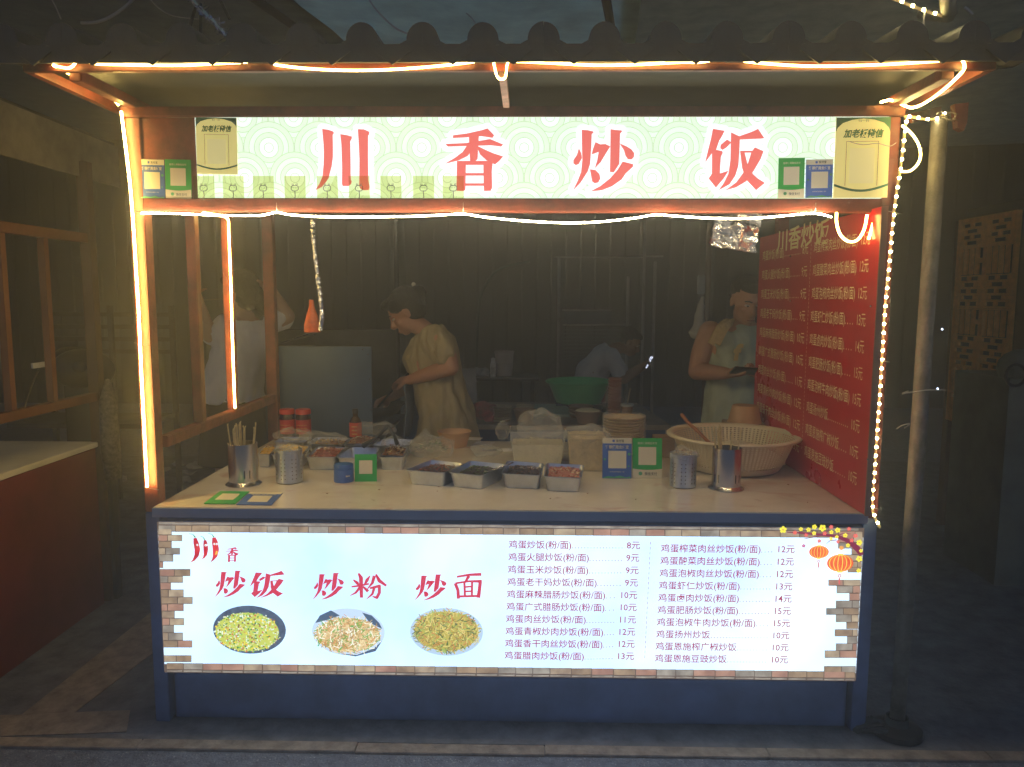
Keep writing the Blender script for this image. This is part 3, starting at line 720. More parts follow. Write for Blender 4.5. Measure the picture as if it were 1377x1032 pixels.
strip('LED strip hanging down the second window bar on the left side', [PY(273, 287, -.01), PY(290, 289, .2), PX(306, 294, XL+.03), PX(307.5, 310, XL+.026), PX(309, 345, XL+.026), PX(311, 400, XL+.026), PX(312, 440, XL+.026), PX(314, 500, XL+.026), PX(316, 549, XL+.026)], .0042, s=38)
strip('short LED loop hanging over the top of the red menu board', [PY(u, v, .0-.01) for u, v in ((1125, 286), (1125, 300), (1130, 316), (1141, 325), (1153, 323), (1162, 309), (1166, 289))], .004, s=20)
strip('short slanting LED end beside the loop over the menu board', [PY(u, v, -.01) for u, v in ((1176, 290), (1173, 305), (1168, 322))], .004, s=20)
strip('curved LED loop sticking out right of the sign', [PY(u, v, -.03) for u, v in ((1213, 169), (1224, 178), (1234, 192), (1238, 208), (1234, 221), (1224, 230), (1212, 231))], .0034, s=24)
def dotted(label, pts, step=.029, r=.0042, wd=.011, group='warm white LED light strips tied round the stall'):
    path = dens(pts, 4); t = thing('led_light_strip', label, 'light strip', tuple(path[-1]), group)
    b = B(); b.tube(path, r, 6); mk('tape', b, LEDTAPE, t, smooth=True)
    acc = 0.; nxt = step/2; b = B()
    for i in range(len(path)-1):
        d = path[i+1]-path[i]; L = d.length; dn = d.normalized()
        while nxt < acc+L:
            c = path[i]+dn*(nxt-acc)+V((0, -r*.8, 0)); b.beam(c-dn*.0032, c+dn*.0032, .007, .004, upv=(0, 1, 0)); nxt += step
        acc += L
    mk('diodes', b, LEDDOT, t)
dotted('LED strip with separate bright diodes running down the right front post', [PY(u, v, -.02) for u, v in ((1219, 158), (1215, 190), (1211, 225), (1206, 255), (1202, 285), (1198, 325), (1194, 370), (1189, 425), (1186, 480), (1182, 540), (1178, 600), (1174, 655), (1173, 682), (1176, 695), (1183, 709)) ])
dotted('short LED strip reaching from the right post top to the metal pole', [PY(u, v, -.02) for u, v in ((1216, 157), (1230, 158), (1245, 161), (1262, 159), (1270, 152))])
dotted('LED strip with separate diodes high above the right end of the roof', [PY(u, v, -.2) for u, v in ((820, -150), (950, -100), (1080, -48), (1180, -9), (1205, 0), (1238, 13), (1268, 22))], step=.034, wd=.013)  # stretch past the top of the view added to light the canopy

# wire ties holding the strips
def tie(u, v, y, label, du=10, dv=2):
    b = B(); a = PY(u-du, v-dv, y+.01); c = PY(u+du, v+dv, y+.01); mid = PY(u, v, y-.012)
    b.tube(dens([a, mid, c]), .0012, 5); mk('cable_tie', b, WIRE, None, label, 'cable tie', 'thin ties holding the light strips', smooth=True)
tie(190, 463, YS, 'thin tie round the left post about level with the woman'); tie(203, 657, YS, 'thin tie at the lower end of the left post light strip')
tie(182, 285, YS, 'thin tie on the left post beside the lower beam', 12, 0)
tie(1186, 485, -.02, 'thin tie in the middle of the right post light strip'); tie(1173, 683, -.02, 'thin tie near the lower end of the right post light strip')
tie(1203, 286, -.02, 'thin tie on the right post beside the lower beam')
tie(372, 279, -.01, 'short upright tie on the lower beam near its left end', 0, 6); tie(623, 279, -.01, 'short upright tie at the middle of the lower beam', 0, 6)
tie(1097, 279, -.01, 'short upright tie on the lower beam near its right end', 0, 6)

# ================================================================== PAYMENT CARDS AND PAPERS
CGREEN = mat('card_green', (.03, .42, .07), .4, var=.05); CBLUE = mat('card_blue', (.05, .14, .48), .4, var=.05)
INK = mat('dark_ink', (.05, .07, .05), .5, var=0); PAPERW = mat('label_paper', (.74, .68, .5), .5, var=.04)
LGREEN = mat('card_leaf_green', (.1, .45, .2), .5, var=.1)
def card(name, label, cat, group, o, rt, up, W, H, style, nrm=None):
    """o lower left corner, rt/up unit vectors; card lies in their plane with real thickness"""
    o, rt, up = V(o), V(rt).normalized(), V(up).normalized(); n = (nrm or rt.cross(up)).normalized()
    t = thing(name, label, cat, tuple(o+rt*W/2), group)
    def q(x0, y0, x1, y1, lay, bb_, mi=0):
        bb_.poly([o+rt*(x*W)+up*(y*H)+n*(.0003*lay) for x, y in ((x0, y0), (x1, y0), (x1, y1), (x0, y1))], mi)
    def tx(s, x, y, size, lay, bb_, mi=0, width=None, align='C', shear=0, fat=.01):
        put_text(bb_, s, o+rt*(x*W)+up*(y*H)+n*(.0003*lay), rt, up, size*W, None if width is None else width*W, mi, align=align, shear=shear, fat=fat)
    base = B(); base.slab([o, o+rt*W, o+rt*W+up*H, o+up*H], n*-.0025)
    if style in ('green', 'green_plain'):
        mk('card_base', base, CGREEN, t)
        b = B(); q(.2, .33 if style == 'green' else .28, .8, .78, 2, b); mk('code_label', b, PAPERW, t)
        b = B(); 
        if style == 'green':
            b2 = B(); pts = [(0, 0), (1, 0), (1, .235)]+[(1-k/8, .235-.03*math.sin(math.pi*k/8)) for k in range(1, 8)]+[(0, .235)]
            b2.poly([o+rt*(x*W)+up*(y*H)+n*.0004 for x, y in pts]); mk('footer', b2, PAPERW, t)
            tx('推荐使用微信支付', .5, .85, .085, 3, b, 0, width=.66); mk('header_lettering', b, PAPERW, t)
            b = B(); tx('微信支付', .62, .075, .12, 4, b, 0, width=.42)
            c = o+rt*(.27*W)+up*(.115*H)+n*.0012; b.poly([c+rt*(math.cos(a)*W*.065)+up*(math.sin(a)*W*.065) for a in [k*math.pi/6 for k in range(12)]], 1)
            mk('footer_lettering', b, [INK, LGREEN], t)
    elif style == 'blue':
        mk('card_base', base, CBLUE, t)
        b = B(); q(.0, .86, 1, 1, 1, b); q(.2, .25, .82, .68, 2, b); mk('code_label', b, PAPERW, t)
        b = B(); tx('推荐使用支付宝', .5, .74, .13, 3, b, 0, width=.8, fat=.03); tx('打开支付宝扫一扫', .5, .15, .05, 3, b, 0, width=.5); mk('header_lettering', b, PAPERW, t)
        b = B(); tx('支付宝', .6, .9, .1, 4, b, 0, width=.28, fat=.02); q(.34, .895, .42, .955, 3, b, 1); mk('top_lettering', b, [INK, CBLUE], t)
        b = B(); 
        for (x, y, r_) in ((.92, .6, .05), (.08, .47, .04), (.9, .3, .03)):
            c = o+rt*(x*W)+up*(y*H)+n*.001; b.poly([c+rt*(math.cos(a)*W*r_)+up*(math.sin(a)*W*r_) for a in [k*math.pi/5 for k in range(10)]])
        b.poly([o+rt*(x*W)+up*(y*H)+n*.0011 for x, y in ((.02, .01), (.98, .01), (.95, .05), (.8, .03), (.6, .07), (.4, .04), (.2, .06), (.06, .03))])
        mk('ornament', b, LGREEN, t)
    elif style == 'flat_blue':
        mk('card_base', base, CBLUE, t); b = B(); q(0, .84, 1, 1, 1, b); q(.22, .2, .8, .7, 2, b); mk('code_label', b, PAPERW, t)
        b = B(); tx('推荐使用支付宝', .5, .75, .1, 3, b, 0, width=.75); mk('header_lettering', b, PAPERW, t)
    elif style == 'paper':
        mk('paper_sheet', base, mat('old_yellow_paper', (.8, .7, .3), .55, var=.12, scale=10, emit=.42, ecol=(.9, .78, .26)), t)  # emission put into the paper sheet to brighten it
        b = B()
        for sgn in (0, 1):
            X = (lambda x: x) if sgn == 0 else (lambda x: 1-x)
            b.poly([o+rt*(X(x)*W)+up*(y*H)+n*.0004 for x, y in ((0, 1), (.5, 1), (.5, .985), (.3, .97), (.12, .93), (.03, .87), (0, .82))])
        arc = [(k/12, .1-.075*math.sin(math.pi*k/12)+.06) for k in range(13)]
        b.poly([o+rt*(x*W)+up*((y+.018)*H)+n*.0006 for x, y in arc]+[o+rt*(x*W)+up*((y-.012)*H)+n*.0006 for x, y in reversed(arc)])
        mk('green_ornament', b, mat('faded_green', (.1, .34, .2), .5, var=.1), t)
        b = B(); tx('加老板微信', .5, .76, .16, 3, b, 0, width=.72, shear=.2, fat=.035); tx('扫一扫', .5, .945, .05, 3, b, 0, width=.2)
        mk('header_lettering', b, mat('letter_green', (.08, .28, .1), .5), t)
        b = B()
        for (x0, y0, x1, y1) in ((.2, .15, .21, .7), (.79, .15, .8, .7), (.2, .7, .8, .706)): q(x0, y0, x1, y1, 2, b)
        mk('frame_line', b, mat('line_olive', (.3, .3, .14), .5), t)
        b = B(); q(.27, .18, .73, .62, 2, b); mk('code_label', b, mat('label_cream', (.85, .78, .45), .5, var=.05, emit=.36, ecol=(.9, .8, .32)), t)  # label emission added along with that of the sheet
    return t
def px_card(label, u0, v0, u1, v1, y, style, group, cat='payment card', name='payment_card', sh=0.):
    a = PY(u0, v1, y); r_ = PY(u1, v1, y); tp = PY(u0, v0, y)
    return card(name, label, cat, group, a, V((1, 0, sh)), V((-sh, 0, 1)), (r_-a).length, (tp-a).length, style, V((0, -1, 0)))
GC = 'payment cards on the stall'
CG2 = mat('card_green_backlit', (.03, .42, .07), .4, var=.05, emit=.22, ecol=(.04, .5, .08)); CB2 = mat('card_blue_backlit', (.05, .14, .48), .4, var=.05, emit=.2, ecol=(.08, .2, .6))  # cards on the sign get an added glow to brighten them
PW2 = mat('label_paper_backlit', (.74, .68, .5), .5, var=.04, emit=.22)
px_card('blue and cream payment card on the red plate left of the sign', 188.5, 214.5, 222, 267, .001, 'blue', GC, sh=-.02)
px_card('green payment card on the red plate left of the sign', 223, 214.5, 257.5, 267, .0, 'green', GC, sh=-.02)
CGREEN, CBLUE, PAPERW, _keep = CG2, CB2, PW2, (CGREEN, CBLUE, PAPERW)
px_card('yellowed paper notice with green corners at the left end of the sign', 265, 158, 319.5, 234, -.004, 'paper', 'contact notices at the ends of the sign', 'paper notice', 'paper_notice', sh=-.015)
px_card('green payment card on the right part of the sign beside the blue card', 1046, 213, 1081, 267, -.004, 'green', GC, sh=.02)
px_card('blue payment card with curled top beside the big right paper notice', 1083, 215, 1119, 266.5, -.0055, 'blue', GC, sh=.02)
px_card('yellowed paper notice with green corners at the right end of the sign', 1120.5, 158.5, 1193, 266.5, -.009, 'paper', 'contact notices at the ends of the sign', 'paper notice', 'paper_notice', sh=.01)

CGREEN, CBLUE, PAPERW = _keep
# adhesive hooks along the foot of the sign
HF = plastic('hook_film', (.6, .62, .3), .03, .3)
HF.node_tree.nodes['Transparent BSDF'].inputs[0].default_value = (.86, .88, .64, 1)
for l_ in list(HF.node_tree.links):
    if l_.to_node.type == 'MAP_RANGE': pass
HF.node_tree.nodes['Map Range'].inputs[4].default_value = .2
hb = None
for i, u in enumerate((274, 313.5, 354, 396.5, 440, 483, 525.5, 569.5, 609.5)):
    c = PY(u, 252.5, -.012)
    if hb is None:
        hb = thing('adhesive_hook', 'clear adhesive hook at the far left of the row along the foot of the sign', 'hook', tuple(c), 'clear adhesive hooks along the foot of the sign')
        b = B(); b.bb((-.034, .002, -.036), (.034, .003, .037)); mk('film', b, HF, hb, local=True)
        b = B(); L = [(-.0115, .002), (-.012, -.006), (-.007, -.011), (.006, -.011), (.0115, -.006), (.0115, .003), (.006, .006), (-.006, .006), (-.0115, .002)]
        b.tube([V((x, -.002, z)) for x, z in L], .0012, 5); b.tube([V((-.008, -.002, .006)), V((-.009, -.002, .012)), V((-.004, -.002, .011)), V((-.005, -.002, .006))], .0009, 4)
        b.tube([V((.005, -.002, .006)), V((.004, -.002, .011)), V((.009, -.002, .012)), V((.008, -.002, .006))], .0009, 4)
        b.tube([V((0, -.002, -.011)), V((.001, -.002, -.027)), V((.001, -.006, -.037)), V((.002, -.013, -.04)), V((.002, -.017, -.034))], .0013, 5)
        b.tube([V((-.014, -.001, -.033)), V((-.009, -.001, -.037))], .0013, 4)
        b.ball((-.004, -.003, -.001), .0012, 3); b.ball((.004, -.003, -.001), .0012, 3)
        mk('wire_hook', b, mat('hook_wire', (.12, .12, .11), .4, .6), hb, local=True)
    else:
        o = copy_tree(hb); o.location = c
        o['label'] = 'clear adhesive hook at the foot of the sign, %s' % ('second from the left', 'third from the left', 'fourth from the left', 'fifth from the left', 'fourth from the right', 'third from the right', 'second from the right', 'rightmost of the row')[i-1]

# ================================================================== COUNTER THINGS
def onc(u, v): return PZ(u, v, ZC+.001)
def mpp(p): return (p-EYE).dot(FW)/F_PX            # metres per photo pixel at p
CORN = mat('corn_yellow', (.75, .5, .06), .4, var=.1); MEAT = mat('meat_red', (.4, .12, .08), .4, var=.2); GRNV = mat('herb_green', (.1, .25, .05), .5, var=.2)
DARKV = mat('dark_veg', (.05, .03, .03), .4, var=.3); ONION = mat('onion_white', (.7, .62, .42), .45, var=.1); BROWNF = mat('brown_food', (.25, .12, .05), .45, var=.2)
PINKF = mat('pink_food', (.6, .25, .17), .45, var=.15); OLIVEF = mat('olive_food', (.2, .2, .08), .5, var=.2)
def bits(b, cen, ux, uy, n, size, nm, hgt=.01, long=False):
    """loose food bits heaped over a patch"""
    for i in range(n):
        x, y = random.uniform(-1, 1), random.uniform(-1, 1)
        z = hgt*(1-max(abs(x), abs(y))**2)*random.uniform(.6, 1.1)
        c = cen+ux*x+uy*y+V((0, 0, z)); s = size*random.uniform(.6, 1.3)
        a = [V((random.uniform(-1, 1), random.uniform(-1, 1), random.uniform(-.5, .6)))*s for _ in range(4)]
        if long: d = V((random.uniform(-1, 1), random.uniform(-1, 1), random.uniform(-.2, .5)))*s*2; a = [q*.35 for q in a]; a[0] += d; a[1] += d*.9
        b.add([c+q for q in a], [(0, 1, 2), (0, 2, 3), (0, 3, 1), (1, 3, 2)], random.randrange(nm))
def tray(label, FL, FR, BR, BL, h=.058, food=None, fm=(CORN,), size=.006, fill=.6, n=160, long=False, group='steel food trays on the counter', lip=True, heap=.018):
    zr = ZC+h
    c = [PZ(*p, zr) for p in (FL, FR, BR, BL)]; cen = sum(c, V((0, 0, 0)))/4
    t = thing('food_tray', label, 'tray', (cen.x, cen.y, ZC+.001), group)
    ins = [cen.lerp(p, .84) for p in c]; bot = [V((p.x, p.y, ZC+.001)) for p in ins]
    b = B(); inner = [cen.lerp(p, .965) for p in c]; ib = [V((*cen.lerp(p, .82).xy, ZC+.004)) for p in c]
    lipo = [cen.lerp(p, 1.02)-V((0, 0, .003)) for p in c]
    def ringp(L, k=3):   # rounded corners
        out = []
        for i in range(4):
            p, a, d = L[i], L[i-1], L[(i+1) % 4]; r_ = min((p-a).length, (p-d).length)*.12
            p0 = p+(a-p).normalized()*r_; p1 = p+(d-p).normalized()*r_
            for j in range(k+1): tt = j/k; out.append((1-tt)**2*p0+2*tt*(1-tt)*p+tt*tt*p1)
        return out
    rings = [ringp(x) for x in (bot, [cen.lerp(p, .97)-V((0, 0, .003)) for p in c], lipo, [q+V((0, 0, .003)) for q in lipo], inner, ib)]
    N = len(rings[0]); vs = [p for r_ in rings for p in r_]; fs = []
    for i in range(len(rings)-1):
        for k in range(N): fs.append((i*N+k, i*N+(k+1) % N, (i+1)*N+(k+1) % N, (i+1)*N+k))
    fs += [tuple(range(N-1, -1, -1)), tuple(5*N+k for k in range(N))]
    b.add(vs, fs); mk('tray_body', b, STEELB, t, smooth=True, auto=40)
    if food:
        b = B(); zf = ZC+h*fill; pc = V((cen.x, cen.y, zf)); ux = (c[1]-c[0])*.42; uy = (c[3]-c[0])*.42; ux.z = uy.z = 0
        bits(b, pc, ux, uy, n, size, len(fm), heap, long)
        b.poly([pc+ux*x+uy*y for x, y in ((-1, -1), (1, -1), (1, 1), (-1, 1))])
        mk(food, b, list(fm), t, kind='stuff')
    return t
tray('steel tray of dark red chilli pickle, leftmost of the four front trays', (545.2, 632), (596, 636), (627, 623.5), (579, 618.4), food='chilli_pickle', fm=(DARKV, MEAT, MEAT, BROWNF), n=300, size=.0055, fill=.74)
tray('steel tray of dark green pickled beans standing askew, second of the front trays', (602.7, 635), (648, 640), (682.5, 624.5), (632, 619.7), food='pickled_beans', fm=(DARKV, OLIVEF, DARKV, GRNV), n=300, size=.0055, fill=.72)
tray('steel tray of black preserved vegetables with a spoon, third of the front trays', (674.6, 637), (728, 639.5), (731, 623.5), (682, 619.5), food='preserved_vegetables', fm=(DARKV, BLACK, BROWNF), n=320, size=.005, fill=.74)
tray('steel tray of pink chopped sausage, rightmost of the four front trays', (731.5, 641), (781.8, 643), (785, 625.5), (735, 623), food='chopped_sausage', fm=(PINKF, PINKF, MEAT, ONION), n=240, size=.007, fill=.8)
tray('steel tray of yellow corn and egg behind the left perforated cup', (346, 611), (362, 611.2), (374, 600), (357, 599.5), food='corn', fm=(CORN, ONION, BROWNF), n=90, size=.006, fill=.95)
tray('steel tray of chopped onion between the corn tray and the meat tray', (364, 611), (409, 611.5), (418, 600), (376, 599.5), food='chopped_onion', fm=(CORN, ONION, CORN), n=160, size=.006, fill=1.)
tray('steel tray of reddish diced meat near the blue tin', (411, 614.5), (451, 615), (469, 602), (427, 601), food='diced_meat', fm=(MEAT, PINKF, BROWNF, ONION), n=240, size=.006, fill=.95)
tray('empty steel tray behind the small green payment stand', (452.5, 615.5), (503, 616), (511.4, 602), (472, 601.5), food=None)
tray('steel tray of sliced brown mushrooms beside the greens bag', (510, 614.5), (543, 615), (549, 603), (518, 602.5), food='sliced_mushrooms', fm=(BROWNF, ONION, DARKV), n=140, size=.008, fill=1.05)
tray('steel tray in the rear row left of the chopped peppers', (368, 594.5), (409, 595.5), (420, 588), (380, 587.5), food='rear_onion', fm=(OLIVEF, ONION), n=80, fill=.5)
tray('steel tray of golden shredded food in the rear row', (413, 597), (460, 598.5), (472, 589), (425, 588), food='shredded_food', fm=(BROWNF, CORN, OLIVEF), n=160, fill=.8)
tray('steel tray of chopped brown food in the rear row in front of the labelled bottle', (462, 599), (498, 599.5), (512, 590), (474, 589), food='chopped_food', fm=(BROWNF, ONION, MEAT), n=200, fill=1.1)
tray('steel tray with purple onion at the right end of the rear row', (500, 599.5), (549, 600.5), (557, 591), (516, 590), food='purple_onion', fm=(DARKV, BROWNF), n=90, fill=.5)
# spoon in the third tray, tongs over the rear trays
def rod(name, label, cat, pts, r, mt, group=None, bowl=None):
    b = B(); b.tube(dens(pts, 3), r, 8)
    if bowl: b.ball(pts[-1], bowl, 6)
    return mk(name, b, mt, None, label, cat, group, smooth=True)
rod('spoon', 'steel spoon lying across the second and third front trays', 'spoon', [PZ(690, 622, ZC+.085), PZ(670, 630, ZC+.07), PZ(655, 634, ZC+.05)], .003, STEEL, bowl=(.014, .01, .004))
b = B(); b.tube([PZ(522, 573, ZC+.16), PZ(505, 590, ZC+.1), PZ(488, 600, ZC+.075)], [.008, .007, .012], 6); b.tube([PZ(522, 573, ZC+.16), PZ(530, 586, ZC+.12), PZ(534, 597, ZC+.08)], [.006, .005, .01], 6)
mk('tongs', b, DARKSTEEL, None, 'dark tongs propped on the rear trays below the woman', 'tongs', smooth=True)

def displaced(b0, amp, freq, seed):
    out = []
    for p in b0.v:
        q = V(p)*freq+V((seed, seed*2.3, 0)); n = noise.noise_vector(q); r_ = abs(noise.noise(q*1.9)); out.append(V(p)+n*amp+V(p).normalized()*0+n.normalized()*(.25-r_)*amp*1.1)
    b0.v = [tuple(p) for p in out]; return b0
def bag(label, c, dims, seed=1, mt=None, name='plastic_bag', group=None, amp=.022, n=13, cat='plastic bag', inner=None, parent=None):
    b = B(); b.ball((0, 0, 0), dims, n); displaced(b, amp, 22, seed)
    zmin = min(p[2] for p in b.v); b.v = [(p[0]+c.x, p[1]+c.y, max(p[2], -dims[2]*.92)+dims[2]*.92+c.z) for p in b.v]
    if inner:
        t = thing(name, label, cat, tuple(c), group); mk('film', b, mt or FILM, t, smooth=False)
        bi = B(); bits(bi, c+V((0, 0, dims[2]*.5)), V((dims[0]*.7, 0, 0)), V((0, dims[1]*.7, 0)), 260, .009, len(inner), dims[2]*.9, True); mk('contents', bi, list(inner), t, kind='stuff'); return t
    return mk(name, b, mt or FILM, parent, label, cat, group, smooth=False)
p = onc(578, 618); p.y += .06
bag('crumpled clear bag of green leaves beside the mushroom tray', p, (.105, .09, .05), 3, inner=(GRNV, OLIVEF, ONION))
bag('loose clear film draped round the tray of diced meat', onc(430, 612)+V((0, .07, .045)), (.1, .06, .022), 8, n=9)
bag('loose clear film rising over the mushroom tray', onc(527, 617)+V((0, .05, .02)), (.06, .05, .04), 5, n=9)

bag('clear bag bunched over the left corn and onion trays', onc(384, 613)+V((0, .12, .05)), (.09, .05, .025), 61, n=11)
bag('twisted clear bag lying between the front trays and the noodle tub', onc(655, 615)+V((0, .03, 0)), (.07, .04, .022), 63, n=11)
bag('clear bag hanging off the rear row of trays near the bottle', onc(500, 600)+V((0, .05, .045)), (.1, .05, .03), 66, n=11)
bag('small knotted clear bag of sauce beside the paper bowl', onc(570, 603)+V((0, .04, 0)), (.04, .035, .04), 68, inner=(BROWNF, OLIVEF), n=11)
# cutlery holders
def holder(label, u, vb, sticks=10):
    c = onc(u, vb); s = mpp(c); r_ = 19*s; h = 56*s; t = thing('cutlery_holder', label, 'cutlery holder', tuple(c), 'flared steel cutlery holders')
    n = 36
    def skip(i, k): return i == 3 and (k % 9 in (2, 4)) 
    prof = [(r_*1.24, 0), (r_*1.24, .003), (r_*1.08, .009), (r_, .014), (r_, .014+h*.25), (r_, h*.9), (r_, h), (r_*.93, h), (r_*.93, .02)]
    b = B(); b.lathe(prof, c, n, skip=lambda i, k: i == 4 and False); mk('holder_body', b, STEEL, t, smooth=True, auto=40)
    b = B()
    for k in range(n):
        if k % 9 in (2, 4):
            a = 2*math.pi*(k+.5)/n; d = V((math.cos(a), math.sin(a), 0)); tn = V((-d.y, d.x, 0)); o_ = c+d*(r_*1.006)
            b.poly([o_+tn*.0016+V((0, 0, .03)), o_-tn*.0016+V((0, 0, .03)), o_-tn*.0016+V((0, 0, .06)), o_+tn*.0016+V((0, 0, .06))])
    mk('slots', b, BLACK, t)
    for k in range(sticks):
        g = -1 if k < sticks*.65 else 1
        a = random.uniform(0, 6.28); q = V((g*r_*.38+math.cos(a)*r_*.3, math.sin(a)*r_*.5, 0)); top = q*1.25+V((g*.004, 0, h+random.uniform(.045, .075)*1.))
        s_ = B(); s_.beam(c+q*.8+V((0, 0, .02)), c+top, .0055, .0045)
        s_.beam(c+top, c+top+V((random.uniform(-.004, .004), 0, .008)), .010, .002)
        mk('wrapped_chopsticks', s_, CHOP, t)
    return t
CHOP = mat('wrapped_bamboo', (.6, .5, .26), .3, var=.3, scale=60)
holder('polished steel holder full of wrapped chopsticks at the left end of the counter', 328, 651, 16)
holder('polished steel holder with a few wrapped chopsticks in front of the rice basket', 976, 657, 8)
def perf_cup(label, u, vb, cont, seed):
    c = onc(u, vb); s = mpp(c); r_ = 17.5*s; h = 45*s; t = thing('perforated_cup', label, 'steel cup', tuple(c), 'perforated steel cups')
    b = B(); n = 40; rows_ = 11
    prof = [(r_*.9, .001), (r_, .004)]+[(r_, .004+(h-.004)*(i+1)/rows_) for i in range(rows_)]+[(r_*1.04, h+.002), (r_*.96, h), (r_*.95, .01), (0.001, .008)]
    b.lathe(prof, c, n, skip=lambda i, k: 2 <= i < rows_-2 and i % 2 == 0 and k % 10 in (3, 5))
    mk('cup_body', b, STEELB, t, smooth=True, auto=40)
    b = B()
    for col_ in range(-3, 4):
        a0_ = -1.57+(col_*.42+(.1 if col_ % 2 else -.02))
        for rw in range(6):
            d = V((math.cos(a0_), math.sin(a0_), 0)); tn = V((-d.y, d.x, 0)); o_ = c+d*(r_*1.004)+V((0, 0, h*(.16+rw*.115)))
            b.poly([o_+tn*(.0022*math.cos(q*math.pi/3))+V((0, 0, .0022*math.sin(q*math.pi/3))) for q in range(6)])
    mk('perforation', b, BLACK, t, kind='stuff')
    b = B(); bits(b, c+V((0, 0, h*.93)), V((r_*.7, 0, 0)), V((0, r_*.7, 0)), 170, .008, len(cont), .022, True); mk('contents', b, list(cont), t, kind='stuff')
    b = B(); b.ball((0, 0, 0), (r_*1.1, r_*1.1, .022), 9); displaced(b, .014, 30, seed); b.v = [(p[0]+c.x, p[1]+c.y, p[2]+c.z+h*.97) for p in b.v]
    mk('bag_liner', b, FILM, t)
    b = B()
    for k in range(9):
        a = -1.9+k*.25; d = V((math.cos(a), math.sin(a), 0)); b.add([c+d*r_*1.03+V((0, 0, h*.98)), c+d*r_*1.05+V((.004, 0, h*(.98-random.uniform(.15, .55)))), c+V((math.cos(a+.25), math.sin(a+.25), 0))*r_*1.04+V((0, 0, h*.98))], [(0, 1, 2)])
    mk('bag_skirt', b, FILM, t)
    return t
perf_cup('perforated steel cup heaped with yellow pickle near the left cutlery holder', 389.5, 648, (CORN, ONION, CORN), 4)
perf_cup('perforated steel cup with a crumpled bag liner beside the green payment card', 918, 654, (ONION, BROWNF, ONION), 9)

# blue tin and payment stands
c = onc(462.5, 647); s = mpp(c)
t = thing('speaker_tin', 'small round blue speaker beside the small green payment stand', 'speaker', tuple(c))
b = B(); b.lathe([(0, 0), (13*s, .0), (13.2*s, .004), (13.2*s, 17*s), (12.6*s, 17.5*s)], c, 36); mk('body', b, CBLUE, t, smooth=True, auto=40)
b = B(); b.lathe([(12.9*s, 17.8*s), (13*s, 22*s), (12*s, 23.5*s), (0, 23.8*s)], c, 36); mk('lid', b, mat('lid_blue', (.03, .12, .42), .3, var=.05), t, smooth=True, auto=40)
b = B()
for k in range(5): a = -1.1+k*.09; o_ = c+V((math.cos(a)*13.35*s, math.sin(a)*13.35*s, 9*s)); b.box(o_, (.0028, .0008, .006 if k < 2 else .004))
mk('small_lettering', b, PAPERW, t)
def stand(label, u0, u1, v0, v1, style, lean=.12, rake=0., depth=0.):
    a = onc(u0, v1); s_ = mpp(a); W = (u1-u0)*s_; H = (v1-v0)*s_*1.02; r_ = V((math.cos(rake), math.sin(rake), 0)); up_ = V((-math.sin(rake)*lean, math.cos(rake)*lean, 1)).normalized()
    t = card('payment_stand', label, 'payment stand', 'payment stands standing on the counter', a, r_, up_, W, H, style)
    b = B(); o_ = a+r_*W*.5; bk_ = V((-r_.y, r_.x, 0)); b.slab([o_+r_*W*.3+up_*H*.6+bk_*.004, o_-r_*W*.3+up_*H*.6+bk_*.004, o_-r_*W*.3+bk_*(.06), o_+r_*W*.3+bk_*(.06)], bk_*.002); mk('prop', b, WHITE, t)
    return t
stand('small green payment stand beside the round blue speaker', 477, 506.5, 612, 648, 'green_plain', rake=.08)
stand('blue payment stand with cream top in front of the noodle bag', 810, 849, 590, 643.5, 'blue')
stand('green payment stand with cream foot right of the blue stand', 850.5, 890, 590.5, 643, 'green')
# stickers flat on the counter
def sticker(label, q4, style):
    o_, r1, u1, r2 = [PZ(u, v, ZC+.004) for u, v in q4]
    rt_ = (r1-o_); up_ = (u1-o_); W, H = rt_.length, up_.length; upn = up_.normalized()
    t = card('counter_sticker', label, 'sticker', 'payment stickers flat on the counter', o_, rt_, upn-rt_.normalized()*0, W, H, style, V((0, 0, 1)))
sticker('green payment sticker lying flat on the left end of the counter', ((274, 677), (316, 677.5), (296, 660.5), (0, 0)), 'green_plain')
sticker('blue payment sticker lying flat beside the green one on the counter', ((318, 678.5), (365, 679), (336, 662), (0, 0)), 'flat_blue')

# jars and bottle
def jar(label, u, lid=True):
    c = V((PY(u, 590, 1.13).x, 1.13, ZC+.001)); s = mpp(c); t = thing('sauce_jar', label, 'jar', tuple(c), 'sauce jars with red lids')
    b = B(); b.lathe([(0, 0), (9.4*s, 0), (10*s, .004), (10*s, 33*s), (9*s, 37*s), (8.3*s, 38*s)], c, 28); mk('glass', b, mat('dark_sauce', (.035, .01, .006), .12, var=.2), t, smooth=True, auto=40)
    b = B(); b.lathe([(9.3*s, 38*s), (10.2*s, 38.3*s), (10.2*s, 43*s), (9.6*s, 44.5*s), (0, 45*s)], c, 28); mk('lid', b, mat('lid_red', (.55, .03, .02), .35, var=.05), t, smooth=True, auto=40)
    b = B(); b.lathe([(10.15*s, 12*s), (10.15*s, 31*s)], c, 28); mk('label', b, mat('label_red', (.5, .02, .03), .45, var=.1), t, smooth=True)
    b = B()
    for k in range(7):
        a = -1.57-.6+k*.2; 
        for zz in (16, 20, 24): b.box(c+V((math.cos(a)*10.3*s, math.sin(a)*10.3*s, zz*s)), (.004, .001, .0045))
    mk('label_marks', b, mat('label_gold', (.65, .4, .12), .4), t)
jar('sauce jar with red lid, left one in front of the blue sheet', 387); jar('sauce jar with red lid, right one in front of the blue sheet', 408.5)
c = V((PY(478.5, 590, 1.1).x, 1.1, ZC+.001)); s = mpp(c); t = thing('sauce_bottle', 'dark sauce bottle with red square label behind the rear trays', 'bottle', tuple(c))
